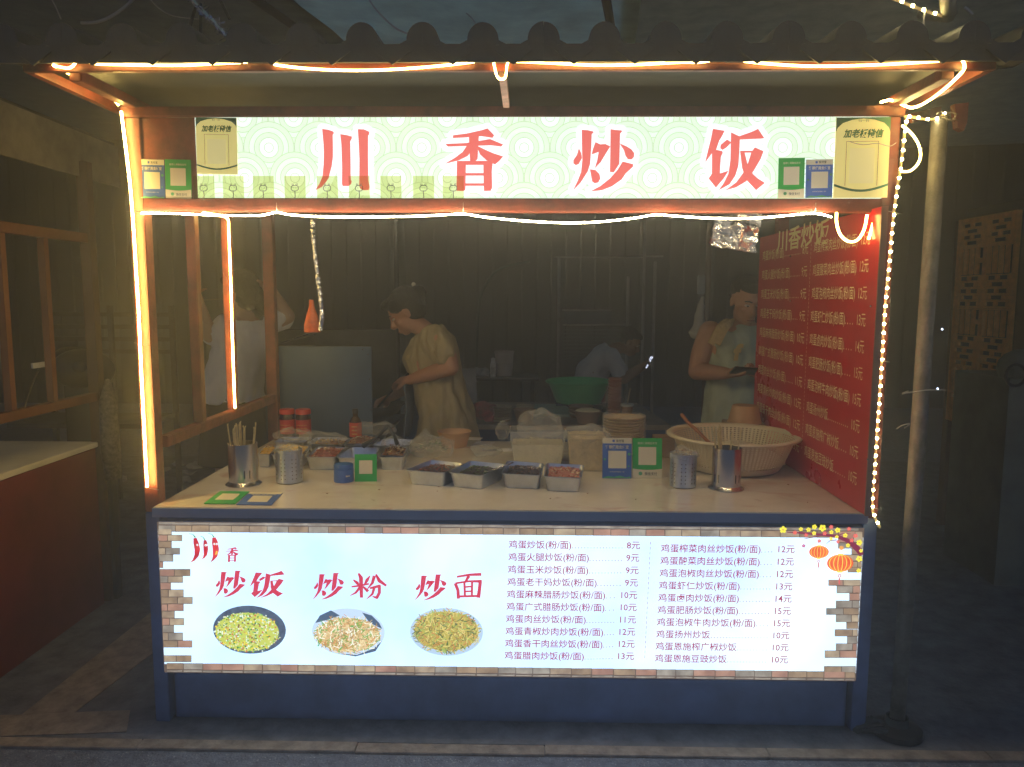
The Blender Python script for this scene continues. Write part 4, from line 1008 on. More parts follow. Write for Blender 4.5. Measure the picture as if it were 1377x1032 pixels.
b = B(); b.lathe([(0, 0), (7.5*s, 0), (8*s, .004), (8*s, 30*s), (6*s, 34*s), (3.4*s, 37*s), (3.4*s, 41*s)], c, 24); mk('glass', b, mat('brown_glass', (.05, .02, .01), .1, var=.1), t, smooth=True, auto=40)
b = B(); b.lathe([(3.9*s, 41*s), (4.2*s, 46*s), (3.6*s, 47*s), (0, 47.2*s)], c, 20); mk('cap', b, BLACK, t, smooth=True)
b = B(); b.lathe([(8.2*s, 10*s), (8.2*s, 29*s)], c, 24); mk('label', b, mat('label_orange_red', (.6, .06, .02), .45, var=.1), t, smooth=True)
b = B()
for k in range(4):
    for zz in (14, 19, 24): a = -1.9+k*.22; b.box(c+V((math.cos(a)*8.4*s, math.sin(a)*8.4*s, zz*s)), (.006, .001, .006))
mk('label_marks', b, mat('label_gold', (.65, .4, .12), .4), t)

# bowls
def bowl_prof(r_, h, th=.002): return [(0, .001), (r_*.72, .001), (r_*.98, h*.93), (r_*1.03, h*.95), (r_*1.03, h), (r_*.97, h), (r_*.7, .005), (0, .005)]
c = onc(611, 600.5); s = mpp(c)
b = B(); b.lathe(bowl_prof(22.5*s, 21*s), c, 40); mk('paper_bowl', b, KRAFT, None, 'brown paper bowl standing on the counter near the woman', 'bowl', 'paper bowls', smooth=True, auto=40)
bc = V((PY(838, 600, .93).x, .93, ZC+.001)); s = mpp(bc)
t = thing('bowl_stack', 'tall stack of nested paper bowls wrapped in film behind the payment stands', 'bowl stack', tuple(bc))
STK = mat('bowl_rim', (.62, .46, .25), .5, var=.2, scale=20)
zt = bc.z
for k in range(13):
    b = B(); z0 = .003+k*.0128; r_ = 27*s
    b.lathe([(r_*.86, z0), (r_*.97, z0+.008), (r_*1.01, z0+.0085), (r_*1.01, z0+.0115), (r_*.95, z0+.0115)]+([(r_*.7, z0-.004), (0, z0-.004)] if k == 12 else [(r_*.85, z0+.006)]), bc, 36, jit=.004); mk('paper_bowl', b, STK, t, smooth=True, auto=35)
b = B(); b.lathe([(27*s*1.08, .003), (27*s*1.07, .08), (27*s*1.08, .175), (27*s*.8, .185)], bc, 20, jit=.05); mk('film_wrap', b, FILM, t)

# clear tub with white noodles and a bag on top
def tub(label, u0, u1, v0, v1, y, fillz, mt, cont, contm, group=None, depth=.15):
    a, d = PY(u0, v1, y), PY(u1, v1, y); s = mpp(a); W = (u1-u0)*s; x0 = a.x; z0 = ZC+.001; H = PY(u0, v0, y).z-z0
    t = thing('clear_tub', label, 'tub', (x0+W/2, y+depth/2, z0), group)
    b = B(); o = .93
    def ring_(k, z, g=1.): cx, cy = x0+W/2, y+depth/2; return [(cx+sx*W/2*k*g, cy+sy*depth/2*k*g, z) for sx, sy in ((-1, -1), (1, -1), (1, 1), (-1, 1))]
    rr = [ring_(.86, z0), ring_(.98, z0+H*.72), ring_(1., z0+H*.74), ring_(1., z0+H), ring_(1.04, z0+H), ring_(1.04, z0+H-.006)]
    vs = [p for r_ in rr for p in r_]; fs = [(3, 2, 1, 0)]+[(i*4+k, i*4+(k+1) % 4, i*4+4+(k+1) % 4, i*4+4+k) for i in range(5) for k in range(4)]
    b.add(vs, fs); mk('tub_body', b, mt, t, bevel=.002)
    r2_ = [ring_(.84, z0+.004), ring_(.93, z0+H*fillz)]; b = B(); vs = [p for r_ in r2_ for p in r_]; b.add(vs, [(3, 2, 1, 0), (4, 5, 6, 7)]+[(k, (k+1) % 4, 4+(k+1) % 4, 4+k) for k in range(4)])
    bits(b, V((x0+W/2, y+depth/2, z0+H*fillz)), V((W*.42, 0, 0)), V((0, depth*.42, 0)), 160, .009, 1, .012, True)
    mk(cont, b, contm, t, kind='stuff')
    return t, V((x0+W/2, y+depth/2, z0+H))
RICEM = mat('rice_noodle', (.72, .66, .42), .5, var=.12, scale=40, bump=.5, bscale=120)
t, tp = tub('clear plastic tub of pale rice noodles with a bag on top, behind the front trays', 686, 760, 581, 622, .62, .62, TUB, 'rice_noodles', RICEM)
bag('puffed clear plastic bag lying on top of the noodle tub', tp+V((.01, .0, -.035)), (.095, .08, .06), 12, amp=.03)
bag('small clear bag at the left side of the noodle tub', onc(676, 600)+V((0, .03, .03)), (.03, .04, .045), 14, n=9)
t, tp = tub('long clear bag of pale wheat noodles between the tub and the blue payment stand', 764, 818, 584, 632, .52, .86, FILM, 'wheat_noodles', mat('wheat_noodle', (.64, .52, .27), .5, var=.2, scale=30, bump=.8, bscale=90), depth=.2)
bag('crumpled film over the wheat noodles', tp+V((0, 0, -.05)), (.1, .1, .035), 17, n=10)

# rice basket
bc = onc(984, 629); s = mpp(bc)
t = thing('rice_basket', 'wide white perforated plastic basket of cooked rice by the red menu board', 'basket', tuple(bc))
BASK = mat('basket_plastic', (.70, .62, .42), .4, var=.05)
n = 180; rows_ = 34; Rt, Rb, H = 80*s, 60*s, 46*s
prof = [(0.001, .003), (Rb*.95, .003), (Rb, .006)]+[(Rb+(Rt-Rb)*((i+1)/rows_)**.8, .006+(H-.006)*(i+1)/rows_) for i in range(rows_)]
b = B(); b.lathe(prof, bc, n, skip=lambda i, k: 7 <= i < rows_-1 and i % 2 == 0 and k % 2 == 0)
mk('basket_wall', b, BASK, t, smooth=True, auto=50)
b = B(); b.lathe([(Rt*.985, H-.004), (Rt, H+.002), (Rt*1.06, H+.005), (Rt*1.09, H-.001), (Rt*1.085, H-.008), (Rt*1.04, H-.006), (Rt*1.0, H-.012)], bc, 96); mk('basket_rim', b, BASK, t, smooth=True)
b = B(); b.lathe([(Rb+.012, .03), (Rb*.9, .055), (Rb*.6, .085), (Rb*.2, .105), (0, .107)], bc+V((.02, .02, 0)), 40, jit=.03)
bits(b, bc+V((.02, .02, .06)), V((Rb*.75, 0, 0)), V((0, Rb*.75, 0)), 900, .005, 1, .05)
mk('rice', b, mat('cooked_rice', (.75, .70, .5), .5, var=.1, scale=60, bump=.6, bscale=150), t, kind='stuff')
rod('wooden_rice_spoon', 'wooden rice spoon leaning out over the left rim of the basket', 'spoon', [PY(916, 557, .62), PY(925, 568, .6), PY(940, 582, .56), PY(955, 597, .52)], .0075, mat('spoon_wood', (.32, .13, .05), .5, var=.3, scale=30), bowl=(.03, .02, .008))
# carton and upturned bowl behind
c = V((PY(1001, 569, .98).x, .98, 0)); z0 = PY(1001, 568, .98).z; s = mpp(c)
b = B(); b.bb((c.x-.08, .9, ZC+.001), (c.x+.08, 1.08, z0-.002)); mk('carton', b, mat('carton', (.3, .2, .11), .7, var=.1), None, 'plain brown carton under the upturned paper bowl behind the basket', 'carton', bevel=.003)
b = B(); b.lathe([(22*s, 0), (22*s, .004), (21*s, .006), (16.5*s, 21*s), (15.5*s, 22.5*s), (0, 22.5*s)], V((c.x, c.y, z0)), 36); mk('paper_bowl', b, KRAFT, None, 'upturned brown paper bowl behind the rice basket', 'bowl', 'paper bowls', smooth=True, auto=40)
c = onc(893, 617); b = B(); b.bb((c.x-.035, c.y+.02, ZC+.001), (c.x+.05, c.y+.12, ZC+.09)); b.bb((c.x-.038, c.y+.017, ZC+.066), (c.x+.053, c.y+.123, ZC+.0695)); mk('kraft_box', b, mat('carton', (.3, .2, .11), .7), None, 'small brown box half hidden behind the green payment stand', 'box', bevel=.002)
# scissors and cloth
t = thing('scissors', 'scissors lying on the counter left of the noodle tub', 'scissors', tuple(onc(668, 607)))
b = B(); o_ = onc(668, 607)+V((0, 0, .004)); b.slab([o_+V((-.07, -.004, 0)), o_+V((0, .005, 0)), o_+V((0, -.006, 0))], (0, 0, .002)); b.slab([o_+V((-.068, .012, .003)), o_+V((0, .006, .003)), o_+V((0, -.003, .003))], (0, 0, .002)); mk('blades', b, DARKSTEEL, t)
for sg in (-1, 1):
    b = B(); cc = o_+V((.045, sg*.014, .002)); b.tube([cc+V((.028*math.cos(k*math.pi/6), .012*math.sin(k*math.pi/6), 0)) for k in range(13)], .003, 6, cap=False); b.tube([o_, cc-V((.028, 0, 0))], .003, 6); mk('handle', b, WHITE, t, smooth=True)
for i, (u, v, uu) in enumerate(((650, 598, 20), (634, 592, 16), (690, 596, 0))):
    if not uu: continue
    c = onc(u, v); b = B(); b.slab([c+V((-.05, 0, .0)), c+V((.04, -.02, .001)), c+V((.055, .04, .003)), c+V((-.035, .06, .002))], (0, 0, .002)); mk('paper_napkin', b, mat('napkin', (.6, .57, .55), .7), None, ('folded pale napkin on the counter behind the scissors', 'pale napkin on the rear edge of the counter right of the paper bowl')[i], 'napkin', 'pale napkins')
b = B()
for (u, v) in ((730, 654), (790, 664), (588, 661), (620, 659), (740, 671), (855, 672), (440, 664), (1060, 652), (1086, 676), (590, 655), (510, 659)):
    b.ball(onc(u, v)+V((0, 0, .001)), (.0035*random.uniform(.6, 1.4), .003, .0015), 3)
mk('food_crumbs', b, BROWNF, None, 'dark food crumbs scattered on the pale counter', 'crumbs', kind='stuff')

# ================================================================== HANGING THINGS
b = B(); pts = [PY(u, v, .7) for u, v in ((421, 288), (421, 310), (423, 335), (426, 360), (429, 385), (431, 400), (433, 425), (431, 445))]
dp = dens(pts, 6); b.tube(dp, [.010*random.uniform(.75, 1.25) for _ in dp], 8)
mk('foil_hose', b, FOIL, None, 'crinkled foil wrapped hose hanging above the blue sheet', 'hose')
b = B(); c = PY(420, 447, .78); b.lathe([(.035, 0), (.036, .03), (.024, .075), (.012, .11), (.01, .14)], c, 18, sx=1, sy=.6); mk('orange_bottle', b, mat('orange_plastic', (.62, .12, .03), .35, var=.3, scale=30), None, 'orange plastic bottle hanging beside the foil hose', 'bottle', smooth=True)
# crinkled foil bundle under beam at right
b = B(); N_, M_ = 16, 12; vs = []; fs = []
c4 = [PY(u, v, .2) for u, v in ((962, 291), (1026, 287), (1018, 340), (956, 330))]
for i in range(N_+1):
    for j in range(M_+1):
        s_, t_ = i/N_, j/M_; p = (c4[0]*(1-s_)+c4[1]*s_)*(1-t_)+(c4[3]*(1-s_)+c4[2]*s_)*t_
        vs.append(p+V((noise.noise(p*40)*.006, noise.noise(p*30+V((5, 0, 0)))*.03+.02*math.sin(s_*9), noise.noise(p*50)*.004)))
for i in range(N_):
    for j in range(M_): fs.append((i*(M_+1)+j, (i+1)*(M_+1)+j, (i+1)*(M_+1)+j+1, i*(M_+1)+j+1))
b.add(vs, fs); b.add([V(v)+V((0, .03, 0)) for v in vs], fs); mk('foil_sheet', b, FOIL, None, 'crinkled foil sheet hanging under the beam left of the menu board', 'foil sheet')
# white rag on a hook, left of the man
b = B(); pts = [PY(u, v, 2.0) for u, v in ((944, 400), (941, 425), (938, 445), (933, 455))]; b.tube(dens(pts, 4), [.01, .012, .018, .02, .028, .03, .035, .036, .04, .04, .042, .03, .02], 10); b.v = [tuple(V(p)+noise.noise_vector(V(p)*25)*.012) for p in b.v]
mk('hanging_rag', b, mat('rag', (.4, .4, .38), .8, var=.15), None, 'pale rag hanging left of the man in the vest', 'rag', smooth=True)
b = B(); c = PY(942, 396, 2.0); b.bb((c.x-.018, 1.98, c.z), (c.x+.022, 2.02, c.z+.11)); mk('grey_packet', b, mat('packet', (.25, .3, .34), .5), None, 'grey packet hanging above the pale rag', 'packet', bevel=.004)

# ================================================================== BEHIND THE COUNTER
t = thing('stove_screen', 'blue sheet metal stove screen standing behind the left end of the counter', 'stove screen', tuple(PY(430, 600, 1.3)))
ys_ = 1.3; a = PY(363, 466, ys_); d = PY(499, 467, ys_)
b = B(); b.bb((a.x, ys_, .02), (d.x, ys_+.012, a.z)); mk('front_sheet', b, BLUEPANEL, t, bevel=.002)
b = B(); b.slab([(a.x, ys_+.014, .02), (a.x, ys_+.9, .02), (a.x, ys_+.9, a.z+.02), (a.x, ys_+.014, a.z)], (.012, 0, 0)); mk('side_sheet', b, DARKSTEEL, t)
a2, d2 = PY(437, 444, 2.1), PY(532, 444, 2.1); b = B(); b.bb((a2.x-.5, 2.1, .02), (d2.x, 2.112, a2.z)); mk('back_sheet', b, DARKSTEEL, t)
b = B(); b.tube([V((a.x, ys_+.0, a.z+.004)), V((d.x, ys_, a.z+.004))], .004, 6); b.tube([V((a2.x-.5, 2.1, a2.z)), V((d2.x, 2.1, a2.z))], .005, 6); b.tube([V((a.x, ys_+.02, a.z)), V((a2.x-.02, 2.1, a2.z))], .005, 6); mk('edge_roll', b, DARKSTEEL, t)
b = B()
for (u, v) in ((488, 470), (495, 477), (497, 510), (499, 551)): b.ball(PY(u, v, ys_-.002), .004, 4)
mk('screw', b, STEEL, t)
wk = V((d.x-.12, 1.75, .80)); t = thing('wok', 'dark round wok on the stove behind the blue screen', 'wok', tuple(wk))
b = B(); b.lathe([(0, .0), (.1, .01), (.17, .05), (.21, .1), (.215, .1), (.17, .045), (.1, .005), (0, -.004)], wk, 36); mk('pan', b, DARKSTEEL, t, smooth=True)
b = B(); b.bb((a.x+.05, 1.4, .0), (d.x+.05, 2.08, .79)); mk('stove', b, DARKSTEEL, None, 'low dark steel stove body behind the blue screen', 'stove', bevel=.01)

# back table
TZ = .75
q = [PZ(u, v, TZ) for u, v in ((628, 571), (902, 572), (856, 542), (640, 541))]
t = thing('prep_table', 'low prep table with blue cloth front behind the counter, crowded with bowls', 'table', ((q[0].x+q[1].x)/2, (q[0].y+q[2].y)/2, 0))
b = B(); b.slab([V((p.x, p.y, TZ)) for p in q], (0, 0, -.03)); mk('table_top', b, mat('table_top_grey', (.26, .22, .19), .5, var=.3, scale=5), t)
b = B(); y0_ = q[0].y+.03; b.bb((q[0].x+.02, y0_, .02), (q[1].x-.03, y0_+.01, TZ-.032)); mk('cloth_front', b, mat('blue_cloth', (.03, .06, .17), .7, var=.2), t)
for (x, y) in ((q[0].x+.05, q[0].y+.08), (q[1].x-.08, q[1].y+.08), (q[2].x-.05, q[2].y-.05), (q[3].x+.05, q[3].y-.05)):
    b = B(); b.bb((x-.02, y-.02, 0), (x+.02, y+.02, TZ-.032)); mk('leg', b, DARKSTEEL, t)
def ont(u, v): return PZ(u, v, TZ+.001)
b = B(); qq = [ont(u, v) for u, v in ((700, 561), (781, 562), (757, 547), (720, 547))]; b.slab([p+V((0, 0, .018)) for p in qq], (0, 0, -.017)); mk('cutting_board', b, mat('board_mint', (.3, .38, .34), .5, var=.1), None, 'pale mint cutting board on the back table', 'cutting board', bevel=.002)
def simple_bowl(name, label, u, vb, rpx, hpx, mt, group=None, z=TZ, extra=None, cat='bowl'):
    c = PZ(u, vb, z+.001); s = mpp(c); t = None
    b = B(); b.lathe(bowl_prof(rpx*s, hpx*s), c, 32)
    return mk(name, b, mt, None, label, cat, group, smooth=True, auto=40), c, s
KG = 'paper bowls on the back table'
KD = mat('kraft_grey', (.34, .24, .17), .6, var=.1)
simple_bowl('paper_bowl', 'paper bowl of white rice on the back table left of the wrapped cups', 790, 569, 18, 17, KD, KG)
c = PZ(790, 569, TZ+.001); s = mpp(c); b = B(); b.ball(c+V((0, 0, 16*s)), (17*s, 17*s, 4*s), 8); mk('rice_portion', b, mat('cooked_rice', (.75, .7, .5)), None, 'mound of white rice filling the paper bowl on the back table', 'rice', smooth=True)
simple_bowl('paper_bowl', 'lower paper bowl of the pair beside the mint cutting board', 705, 566, 15, 16, KD, KG)
_, c, s = simple_bowl('paper_bowl', 'paper bowl standing at the left of the mint cutting board rear', 706, 553, 13, 8, mat('bowl_cream', (.45, .4, .3)), KG)
def stack(name, label, u, vb, rpx, n_, dh, mt, cat, z=TZ, group=None):
    c = PZ(u, vb, z+.001); s = mpp(c); t = thing(name, label, cat, tuple(c), group)
    for k in range(n_):
        b = B(); z0 = k*dh*s; b.lathe([(rpx*s*.8, z0), (rpx*s*.97, z0+dh*s*.7), (rpx*s, z0+dh*s*.75), (rpx*s, z0+dh*s*.93), (rpx*s*.9, z0+dh*s*.93), (0 if k == n_-1 else rpx*s*.8, z0+dh*s*.5)], c, 28); mk('paper_bowl', b, mt, t, smooth=True, auto=40)
    return c, s
stack('bowl_stack', 'stack of grey brown bowls on the back table under the green basin', 781, 561, 17, 4, 4, KD, 'bowl stack')
stack('bowl_stack', 'stack of pale bowls in film on the back table behind the woman', 674, 566, 15, 6, 3.4, mat('bowl_cream', (.45, .4, .3)), 'bowl stack')
c, s = stack('cup_stack', 'tall stack of pink orange paper cups on the back table', 826, 562, 9.5, 15, 3.6, mat('cup_coral', (.55, .2, .12), .5, var=.15), 'cup stack')
b = B(); b.lathe([(11*s, 0), (11.5*s, 20*s), (11*s, 42*s)], PZ(826, 562, TZ+.002), 14, jit=.08); mk('film_sleeve', b, FILM, None, 'clear film sleeve round the stack of coral cups', 'film')
c = ont(843, 566); s = mpp(c); t = thing('drink_cup', 'clear drink cup with lid and straw beside the coral cup stack', 'cup', tuple(c))
b = B(); b.lathe([(0, 0), (6*s, 0), (8*s, 20*s)], c, 24); mk('cup_body', b, mat('milk_tea', (.4, .22, .14), .3, var=.2), t, smooth=True)
b = B(); b.lathe([(8.3*s, 20*s), (9*s, 21*s), (8.8*s, 23*s), (0, 23.5*s)], c, 24); mk('cup_lid', b, mat('lid_clear', (.55, .58, .55), .3), t, smooth=True, auto=40)
b = B(); b.tube([c+V((0, 0, 23*s)), c+V((4*s, 0, 44*s))], .005, 6); mk('straw', b, mat('straw', (.5, .45, .35), .5), t)
c = ont(817, 555); b = B(); b.bb((c.x-.035, c.y, TZ+.001), (c.x+.045, c.y+.06, TZ+.03)); mk('dark_case', b, BLACK, None, 'small dark case on the back table left of the drink cup', 'case', bevel=.004)
# green basin, standing on a low stool further back
c = PZ(778, 541, TZ+.03); s = mpp(c); gb = c
b = B(); b.lathe([(0, .0), (30*s, 0), (40*s, 24*s), (41*s, 26*s), (44*s, 26.5*s), (45*s, 28.5*s), (43*s, 30*s), (40*s, 29*s), (29*s, 3*s), (0, 2*s)], c, 48)
mk('green_basin', b, mat('green_plastic', (.05, .52, .2), .4, var=.1), None, 'big green plastic basin behind the back table', 'basin', smooth=True, auto=50)
b = B(); b.bb((c.x-.16, c.y-.12, TZ+.001), (c.x+.16, c.y+.12, c.z-.002)); mk('basin_stand', b, DARKSTEEL, None, 'dark block under the green basin', 'block')
# red bag and clutter
bag('crumpled red and white bag on the back table beside the woman', ont(652, 568)+V((0, .05, 0)), (.08, .06, .06), 21, mt=mat('red_bag', (.35, .07, .08), .4, var=.6, scale=18, dirt=(.45, .4, .4)), amp=.02)
b = B(); q_ = [PY(u, v, 2.2) for u, v in ((612, 498), (638, 497), (641, 540), (620, 545))]
vs = []; fs = []
for i in range(9):
    for j in range(11):
        s_, t_ = i/8, j/10; p = (q_[0]*(1-s_)+q_[1]*s_)*(1-t_)+(q_[3]*(1-s_)+q_[2]*s_)*t_; vs.append(p+V((noise.noise(p*20)*.01, -.05*math.sin(s_*3.14)*t_+noise.noise(p*28)*.02, 0)))
for i in range(8):
    for j in range(10): fs.append((i*11+j, (i+1)*11+j, (i+1)*11+j+1, i*11+j+1))
b.add(vs, fs); b.add([V(v)+V((0, .09, 0)) for v in vs], fs); mk('rubbish_bag', b, mat('grey_bag', (.28, .32, .38), .35, var=.2), None, 'pale grey bag hanging open right of the woman', 'bag', smooth=True)

# far shelf with bucket
SZ = PY(680, 509, 3.4).z
t = thing('rear_shelf', 'dark low shelf in the shadows carrying a white bucket', 'shelf', (PY(680, 509, 3.4).x, 3.6, 0))
a, d = PY(640, 508, 3.4), PY(716, 508, 3.4); b = B(); b.bb((a.x-.2, 3.4, SZ-.02), (d.x+.05, 3.9, SZ)); mk('shelf_top', b, DARKSTEEL, t, bevel=.003)
for x in (a.x-.15, d.x): b = B(); b.bb((x-.015, 3.42, 0), (x+.015, 3.45, SZ-.022)); mk('leg', b, DARKSTEEL, t)
c = V((PY(678, 500, 3.6).x, 3.6, SZ+.001)); s = mpp(c); b = B(); b.lathe([(0, 0), (10.5*s, 0), (12.6*s, 30*s), (13.4*s, 31*s), (13.4*s, 33*s), (12*s, 33*s), (10*s, 3*s), (0, 3*s)], c, 30); b.lathe([(11.3*s, 15*s), (12*s, 15.5*s), (12*s, 17*s), (11.5*s, 17.5*s)], c, 30)
mk('white_bucket', b, mat('bucket', (.42, .4, .42), .45, var=.1), None, 'dull white bucket on the dark rear shelf', 'bucket', smooth=True, auto=40)
c = V((PY(663, 500, 3.5).x, 3.5, SZ+.001)); s = mpp(c); b = B(); b.lathe([(0, 0), (3.7*s, 0), (4*s, 16*s), (3*s, 20*s), (2.6*s, 25*s), (0, 26*s)], c, 16); mk('spray_can', b, mat('can_white', (.6, .62, .65), .3, var=.4, scale=20), None, 'small white bottle left of the bucket on the rear shelf', 'bottle', smooth=True)
bag('grey crumpled bag left of the small white bottle on the rear shelf', V((PY(648, 505, 3.5).x, 3.5, SZ)), (.07, .05, .035), 31, mt=mat('grey_bag', (.28, .32, .38), .35), n=9)
# metal rack with slats in the far dark
RACK = mat('rack_steel', (.3, .31, .31), .4, .5, var=.3)
t = thing('metal_rack', 'tall thin metal rack frame with slatted panel in the dark background', 'rack', tuple(V((PY(815, 500, 4.6).x, 4.6, 0))))
for (u, v0) in ((752, 345), (868, 282), (881, 352), (845, 372)):
    a = PY(u, v0, 4.6); b = B(); b.tube([V((a.x, 4.6, 0)), a], .014, 8); mk('upright', b, RACK, t, smooth=True)
for (u0, u1, v) in ((745, 868, 346), (868, 892, 345), (756, 822, 417), (757, 848, 437)):
    a, d = PY(u0, v, 4.6), PY(u1, v, 4.6); b = B(); b.tube([a, d], .009, 6); mk('rail', b, RACK, t, smooth=True)
b = B(); a, d = PY(758, 419, 4.66), PY(822, 438, 4.66); b.bb((a.x, 4.66, a.z), (d.x, 4.68, d.z)); mk('panel', b, mat('panel_dark_blue', (.1, .12, .15), .5), t)
for k in range(9):
    v = 444+k*5; a, d = PY(757, v, 4.62), PY(850, v, 4.62); b = B(); b.box((a+d)/2, (d.x-a.x, .02, .012)); mk('slat', b, mat('slat_steel', (.16, .18, .2), .4, .3), t)
# curved pipe, poles
b = B(); b.tube(dens([PY(*q_, 4.) for q_ in ((640, 515), (641, 470), (642, 440), (645, 405), (652, 385), (664, 368), (682, 358), (712, 352))], 4), .012, 8); mk('curved_pipe', b, mat('dull_teal', (.09, .13, .13), .5), None, 'thin curved pipe arching in the dark behind the woman', 'pipe', smooth=True)
b = B(); b.tube([V((PY(532, 300, 3.2).x, 3.2, 0)), PY(532, 280, 3.2)], .018, 8); mk('canopy_pole', b, DARKSTEEL, None, 'dark upright pole above the head of the woman', 'pole', smooth=True)
b = B(); b.tube([V((PY(955, 300, 2.6).x, 2.6, 0)), PY(955, 280, 2.6)], .02, 8); mk('canopy_pole', b, mat('pole_brown', (.14, .11, .08), .5), None, 'dark upright pole left of the man in the vest', 'pole', smooth=True)
# dark wall at the far back with corrugation
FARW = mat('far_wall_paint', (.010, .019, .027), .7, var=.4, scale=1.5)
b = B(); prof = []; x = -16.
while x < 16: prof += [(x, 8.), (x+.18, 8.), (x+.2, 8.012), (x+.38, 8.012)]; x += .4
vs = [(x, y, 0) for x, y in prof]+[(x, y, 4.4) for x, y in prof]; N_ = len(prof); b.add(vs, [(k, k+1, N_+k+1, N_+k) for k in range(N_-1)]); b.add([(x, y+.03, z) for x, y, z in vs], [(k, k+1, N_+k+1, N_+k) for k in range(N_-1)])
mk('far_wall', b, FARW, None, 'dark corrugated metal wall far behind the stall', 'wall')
# litter behind the counter, left
for i, (u, v) in enumerate(((242, 626), (262, 631), (254, 638), (220, 634), (248, 650), (268, 628), (161, 648))):
    c = PZ(u, v, .0); b = B(); b.ball((0, 0, 0), (.07, .05, .02), 6); displaced(b, .03, 14, 40+i); b.v = [(p[0]+c.x, p[1]+c.y, max(.002, p[2]+.02)) for p in b.v]
    mk('crumpled_paper', b, mat('litter', (.35, .36, .38), .7), None, 'crumpled pale litter on the dark ground, ' + ('left of the counter edge', 'rightmost but one scrap', 'in the middle of the scraps', 'beside the left post', 'nearest to the counter corner', 'rightmost scrap', 'left of the lit post')[i], 'litter', 'pale litter on the ground behind the left side')

# ================================================================== NEIGHBOUR STALL, LEFT
NX = PZ(2, 638, .8).x
nb = thing('neighbour_stall', 'unlit red market stall with a bare pale counter at the left edge', 'market stall', (NX-1.2, .2, 0))
NYB = PX(133, 596, NX).y; DIMRED = mat('dim_red_paint', (.20, .03, .02), .5, var=.25, scale=4)
b = B(); b.bb((NX-2.4, -.5, .775), (NX, NYB, .8)); mk('counter_top', b, mat('pale_top', (.78, .74, .6), .35, var=.15, scale=3), nb, bevel=.003)
b = B(); b.bb((NX-.012, -.47, .0), (NX-.002, NYB-.03, .772)); mk('side_board', b, DIMRED, nb)
b = B(); b.bb((NX-2.38, -.47, .0), (NX-.014, -.46, .772)); mk('front_board', b, DIMRED, nb)
b = B(); b.bb((NX-.03, NYB-.01, 0), (NX+.02, NYB+.04, 2.12)); mk('post', b, mat('brown_paint', (.1, .05, .025), .5, var=.3), nb)
b = B(); b.bb((NX-.03, -.5, .0), (NX+.02, -.45, 2.12)); mk('post', b, mat('brown_paint', (.1, .05, .025), .5), nb)
for u in (62, 4):
    y = PX(u, 400, NX-.01).y; b = B(); b.bb((NX-.025, y-.015, 1.04), (NX+.005, y+.015, 1.745)); mk('mullion', b, mat('brown_red_paint', (.15, .055, .025), .5, var=.3), nb)
b = B(); b.bb((NX-.03, -.448, 1.0), (NX+.01, NYB-.012, 1.038)); mk('side_rail', b, mat('brown_red_paint', (.15, .055, .025), .5), nb)
b = B(); b.bb((NX-.03, -.448, 1.748), (NX+.01, NYB-.012, 1.79)); mk('side_rail', b, mat('brown_red_paint', (.15, .055, .025), .5), nb)
b = B(); xx = -2.02; b.slab([(xx, -.7, 2.06), (xx, 1.42, 2.05), (xx, 1.42, 2.25), (xx, -.7, 2.29)], (-.012, 0, 0)); mk('roof_edge_board', b, mat('grey_board', (.24, .22, .18), .6, var=.35, scale=8), nb)
b = B(); b.slab([(xx-.02, -.7, 2.29), (xx-.02, 1.42, 2.25), (-5.2, 1.42, 2.25), (-5.2, -.7, 2.29)], (0, 0, .02)); mk('roof_sheet', b, TILE, nb)
b = B(); a = PZ(150, 806, 0); b.bb((a.x-.02, a.y, 0), (a.x+.03, a.y+.05, .77)); mk('leg', b, DARKSTEEL, nb)
# speckled sack hanging on the neighbour's post
c = V((PX(143, 560, NX).x+.06, NYB, 0)); b = B(); b.tube([c+V((0, 0, .62)), c+V((0, 0, .75)), c+V((.0, 0, 1.0)), c+V((0, 0, 1.1))], [.035, .045, .04, .01], 10); b.v = [tuple(V(p)+noise.noise_vector(V(p)*25)*.008) for p in b.v]
mk('wrapped_bundle', b, mat('speckled', (.11, .1, .08), .5, var=.8, scale=60), None, 'dark speckled bundle tied to the post of the unlit stall', 'bundle', smooth=True)
# things inside the neighbour stall: bench, gas ring pipes, round dark fan, paper
t = thing('slatted_bench', 'dim metal bench with slatted back in the dark behind the left stall', 'bench', tuple(V((PY(100, 560, 3.).x, 3., 0))))
BEN = mat('dim_metal', (.16, .15, .12), .5, .3, var=.3)
a, d = PY(68, 420, 3.), PY(235, 470, 3.)
for z in (a.z, a.z-.09, a.z-.18, a.z-.27): b = B(); b.bb((a.x, 3., z-.03), (d.x, 3.02, z)); mk('slat', b, BEN, t)
for x in (a.x, (a.x+d.x)/2, d.x): b = B(); b.bb((x-.015, 2.96, 0), (x+.015, 2.995, a.z+.05)); mk('upright', b, BEN, t)
b = B(); b.bb((a.x, 2.45, .62), (d.x, 2.95, .65)); mk('seat', b, BEN, t)
c = PY(112, 497, 2.2); t = thing('round_fan', 'big dark round fan lying in shadow inside the left stall', 'fan', tuple(c))
b = B(); b.ball(c, (.2, .1, .13), 12); b.ball(c+V((-.1, .05, .02)), (.15, .09, .12), 12); mk('housing', b, BLACK, t, smooth=True)
b = B(); b.ball(c+V((.03, -.08, .02)), (.05, .03, .04), 8); mk('hub', b, DARKSTEEL, t, smooth=True)
b = B(); b.bb((c.x-.1, 2.15, 0), (c.x+.1, 2.35, c.z-.1)); mk('foot', b, BLACK, t)
b = B(); q_ = [PX(u, v, -2.3) for u, v in ((44, 489), (64, 486), (65, 493), (45, 496))]; b.slab(q_, (-.01, 0, 0)); mk('white_paper', b, mat('white_paper', (.75, .75, .72), .6), None, 'small white paper slip in the dark of the left stall', 'paper')
